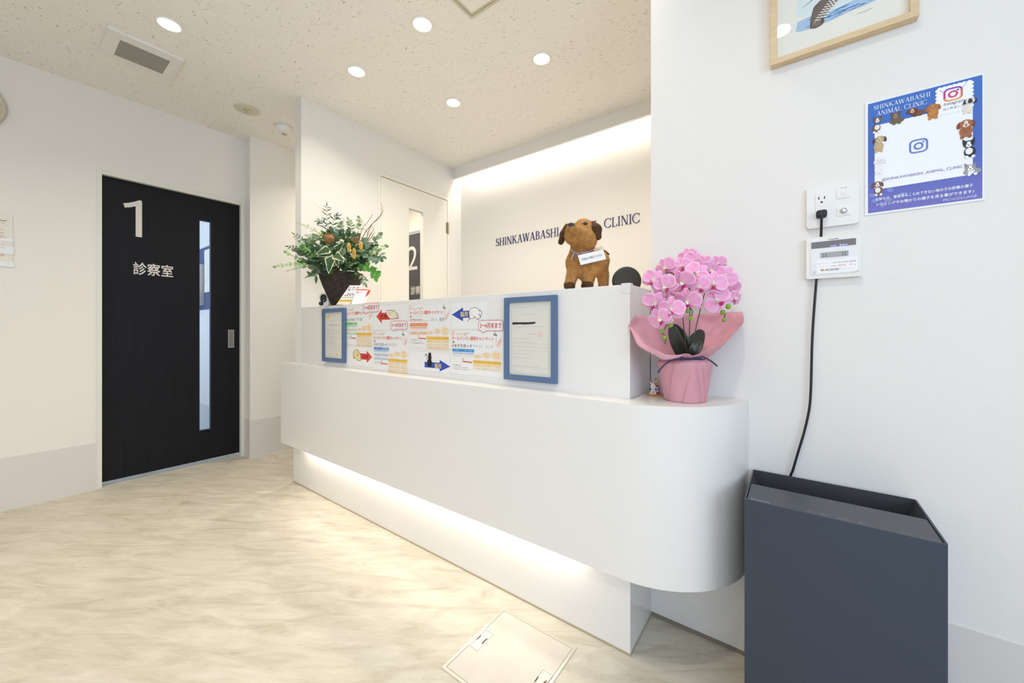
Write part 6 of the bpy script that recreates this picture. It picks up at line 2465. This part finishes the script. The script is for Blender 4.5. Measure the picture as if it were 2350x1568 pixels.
for X_, Y_, r_ in ((700, 570, .0078), (608, 634, .0066), (640, 705, .0062), (448, 765, .0078), (370, 828, .0062), (393, 885, .0060), (997, 592, .0075), (945, 647, .0070), (955, 720, .0060)):
    u, v_ = 1430 + X_ / 4.127, 560 + Y_ / 4.127
    MB().ball(at(u, v_, od - .09 if X_ < 900 else od - .065), r_, r_, r_ * 1.08, M_BUD, None, 14, 10).build('bud', orch, smooth=True)

# ------------------------------------------------------------------ small wooden rabbit ornament behind the orchid
rb = on_z(1484, 908, ZC)
rd = (rb - CAM).dot(FWD)
t = thing('rabbit_ornament', 'tiny wooden cut-out of a white rabbit on an orange base beside the orchid pot', 'ornament', (rb.x, rb.y, ZC))
M_OB = mat('orange_wood', '#cf8a34', 0.55)
RX = Vector((math.cos(TH - .15), math.sin(TH - .15), 0))
RY = Vector((-RX.y, RX.x, 0))
o0 = Vector((rb.x, rb.y, ZC + .0004)) - RX * .002
q = MB()
pl = [(0, 0), (.012, -.012), (.062, -.014), (.062, .012), (.012, .012)]
vs = [o0 + RX * a + RY * b_ for a, b_ in pl] + [o0 + RX * a + RY * b_ + UP * .0052 for a, b_ in pl]
q.add(vs, [(4, 3, 2, 1, 0), (5, 6, 7, 8, 9)] + [(i, (i + 1) % 5, 5 + (i + 1) % 5, 5 + i) for i in range(5)], M_OB)
q.build('base', t)
C_LINE = ink('#5a4a48')
s = Sheet(o0 + UP * .0052 - RY * .003, RX, UP, .0004)
rab = arc(.0205, .0245, .0085, .0085, -50, 60, 8) + [(.0225, .034), (.0245, .042), (.0215, .0445), (.0195, .036)] + [(.0165, .034), (.0125, .041), (.0095, .0395), (.0125, .0325)] + arc(.0205, .0245, .0085, .0085, 140, 235, 8) + [(.0135, .012), (.011, .006), (.009, .001), (.010, 0), (.031, 0), (.031, .004), (.0275, .012), (.0255, .0165)]
s.solid(rab, .004, ink('#f3ede4'), 0)
s.o = s.o + s.n * .004
s.stroke(rab[:], .0009, C_LINE, 1, closed=True)
s.ell(.0205, .007, .0045, .0028, ink('#e58a8a'), 2)
s.ell(.020, .0145, .004, .0012, ink('#9fc0c8'), 2)
for x in (.0175, .0235):
    s.ell(x, .0255, .0008, .0011, C_LINE, 2, 10)
s.ell(.0205, .0232, .0009, .0006, C_LINE, 2, 10)
s.build('rabbit', t)
s = Sheet(o0 + UP * .0052 + RY * .003, RX, UP, .0004)
fig = [(.026, 0), (.044, 0), (.040, .014), (.0435, .016), (.036, .034), (.0335, .050), (.0265, .049), (.0280, .034), (.0275, .020)]
s.solid(fig, .004, ink('#8c4a78'), 0)
s.o = s.o + s.n * .004
s.poly([(.0278, .0275), (.0372, .0275), (.0335, .050), (.0265, .049)], ink('#cf8f2e'), 1)
s.ell(.0302, .040, .0038, .0040, ink('#f2e2dc'), 2)
s.ell(.0302, .040, .0014, .0015, ink('#c0607a'), 3)
s.rect(.0300, .007, .0375, .023, ink('#eadfe4'), 2)
s.poly([(.0338, .009), (.0366, .015), (.0338, .021), (.031, .015)], ink('#b04a86'), 3)
s.build('flower_figure', t)
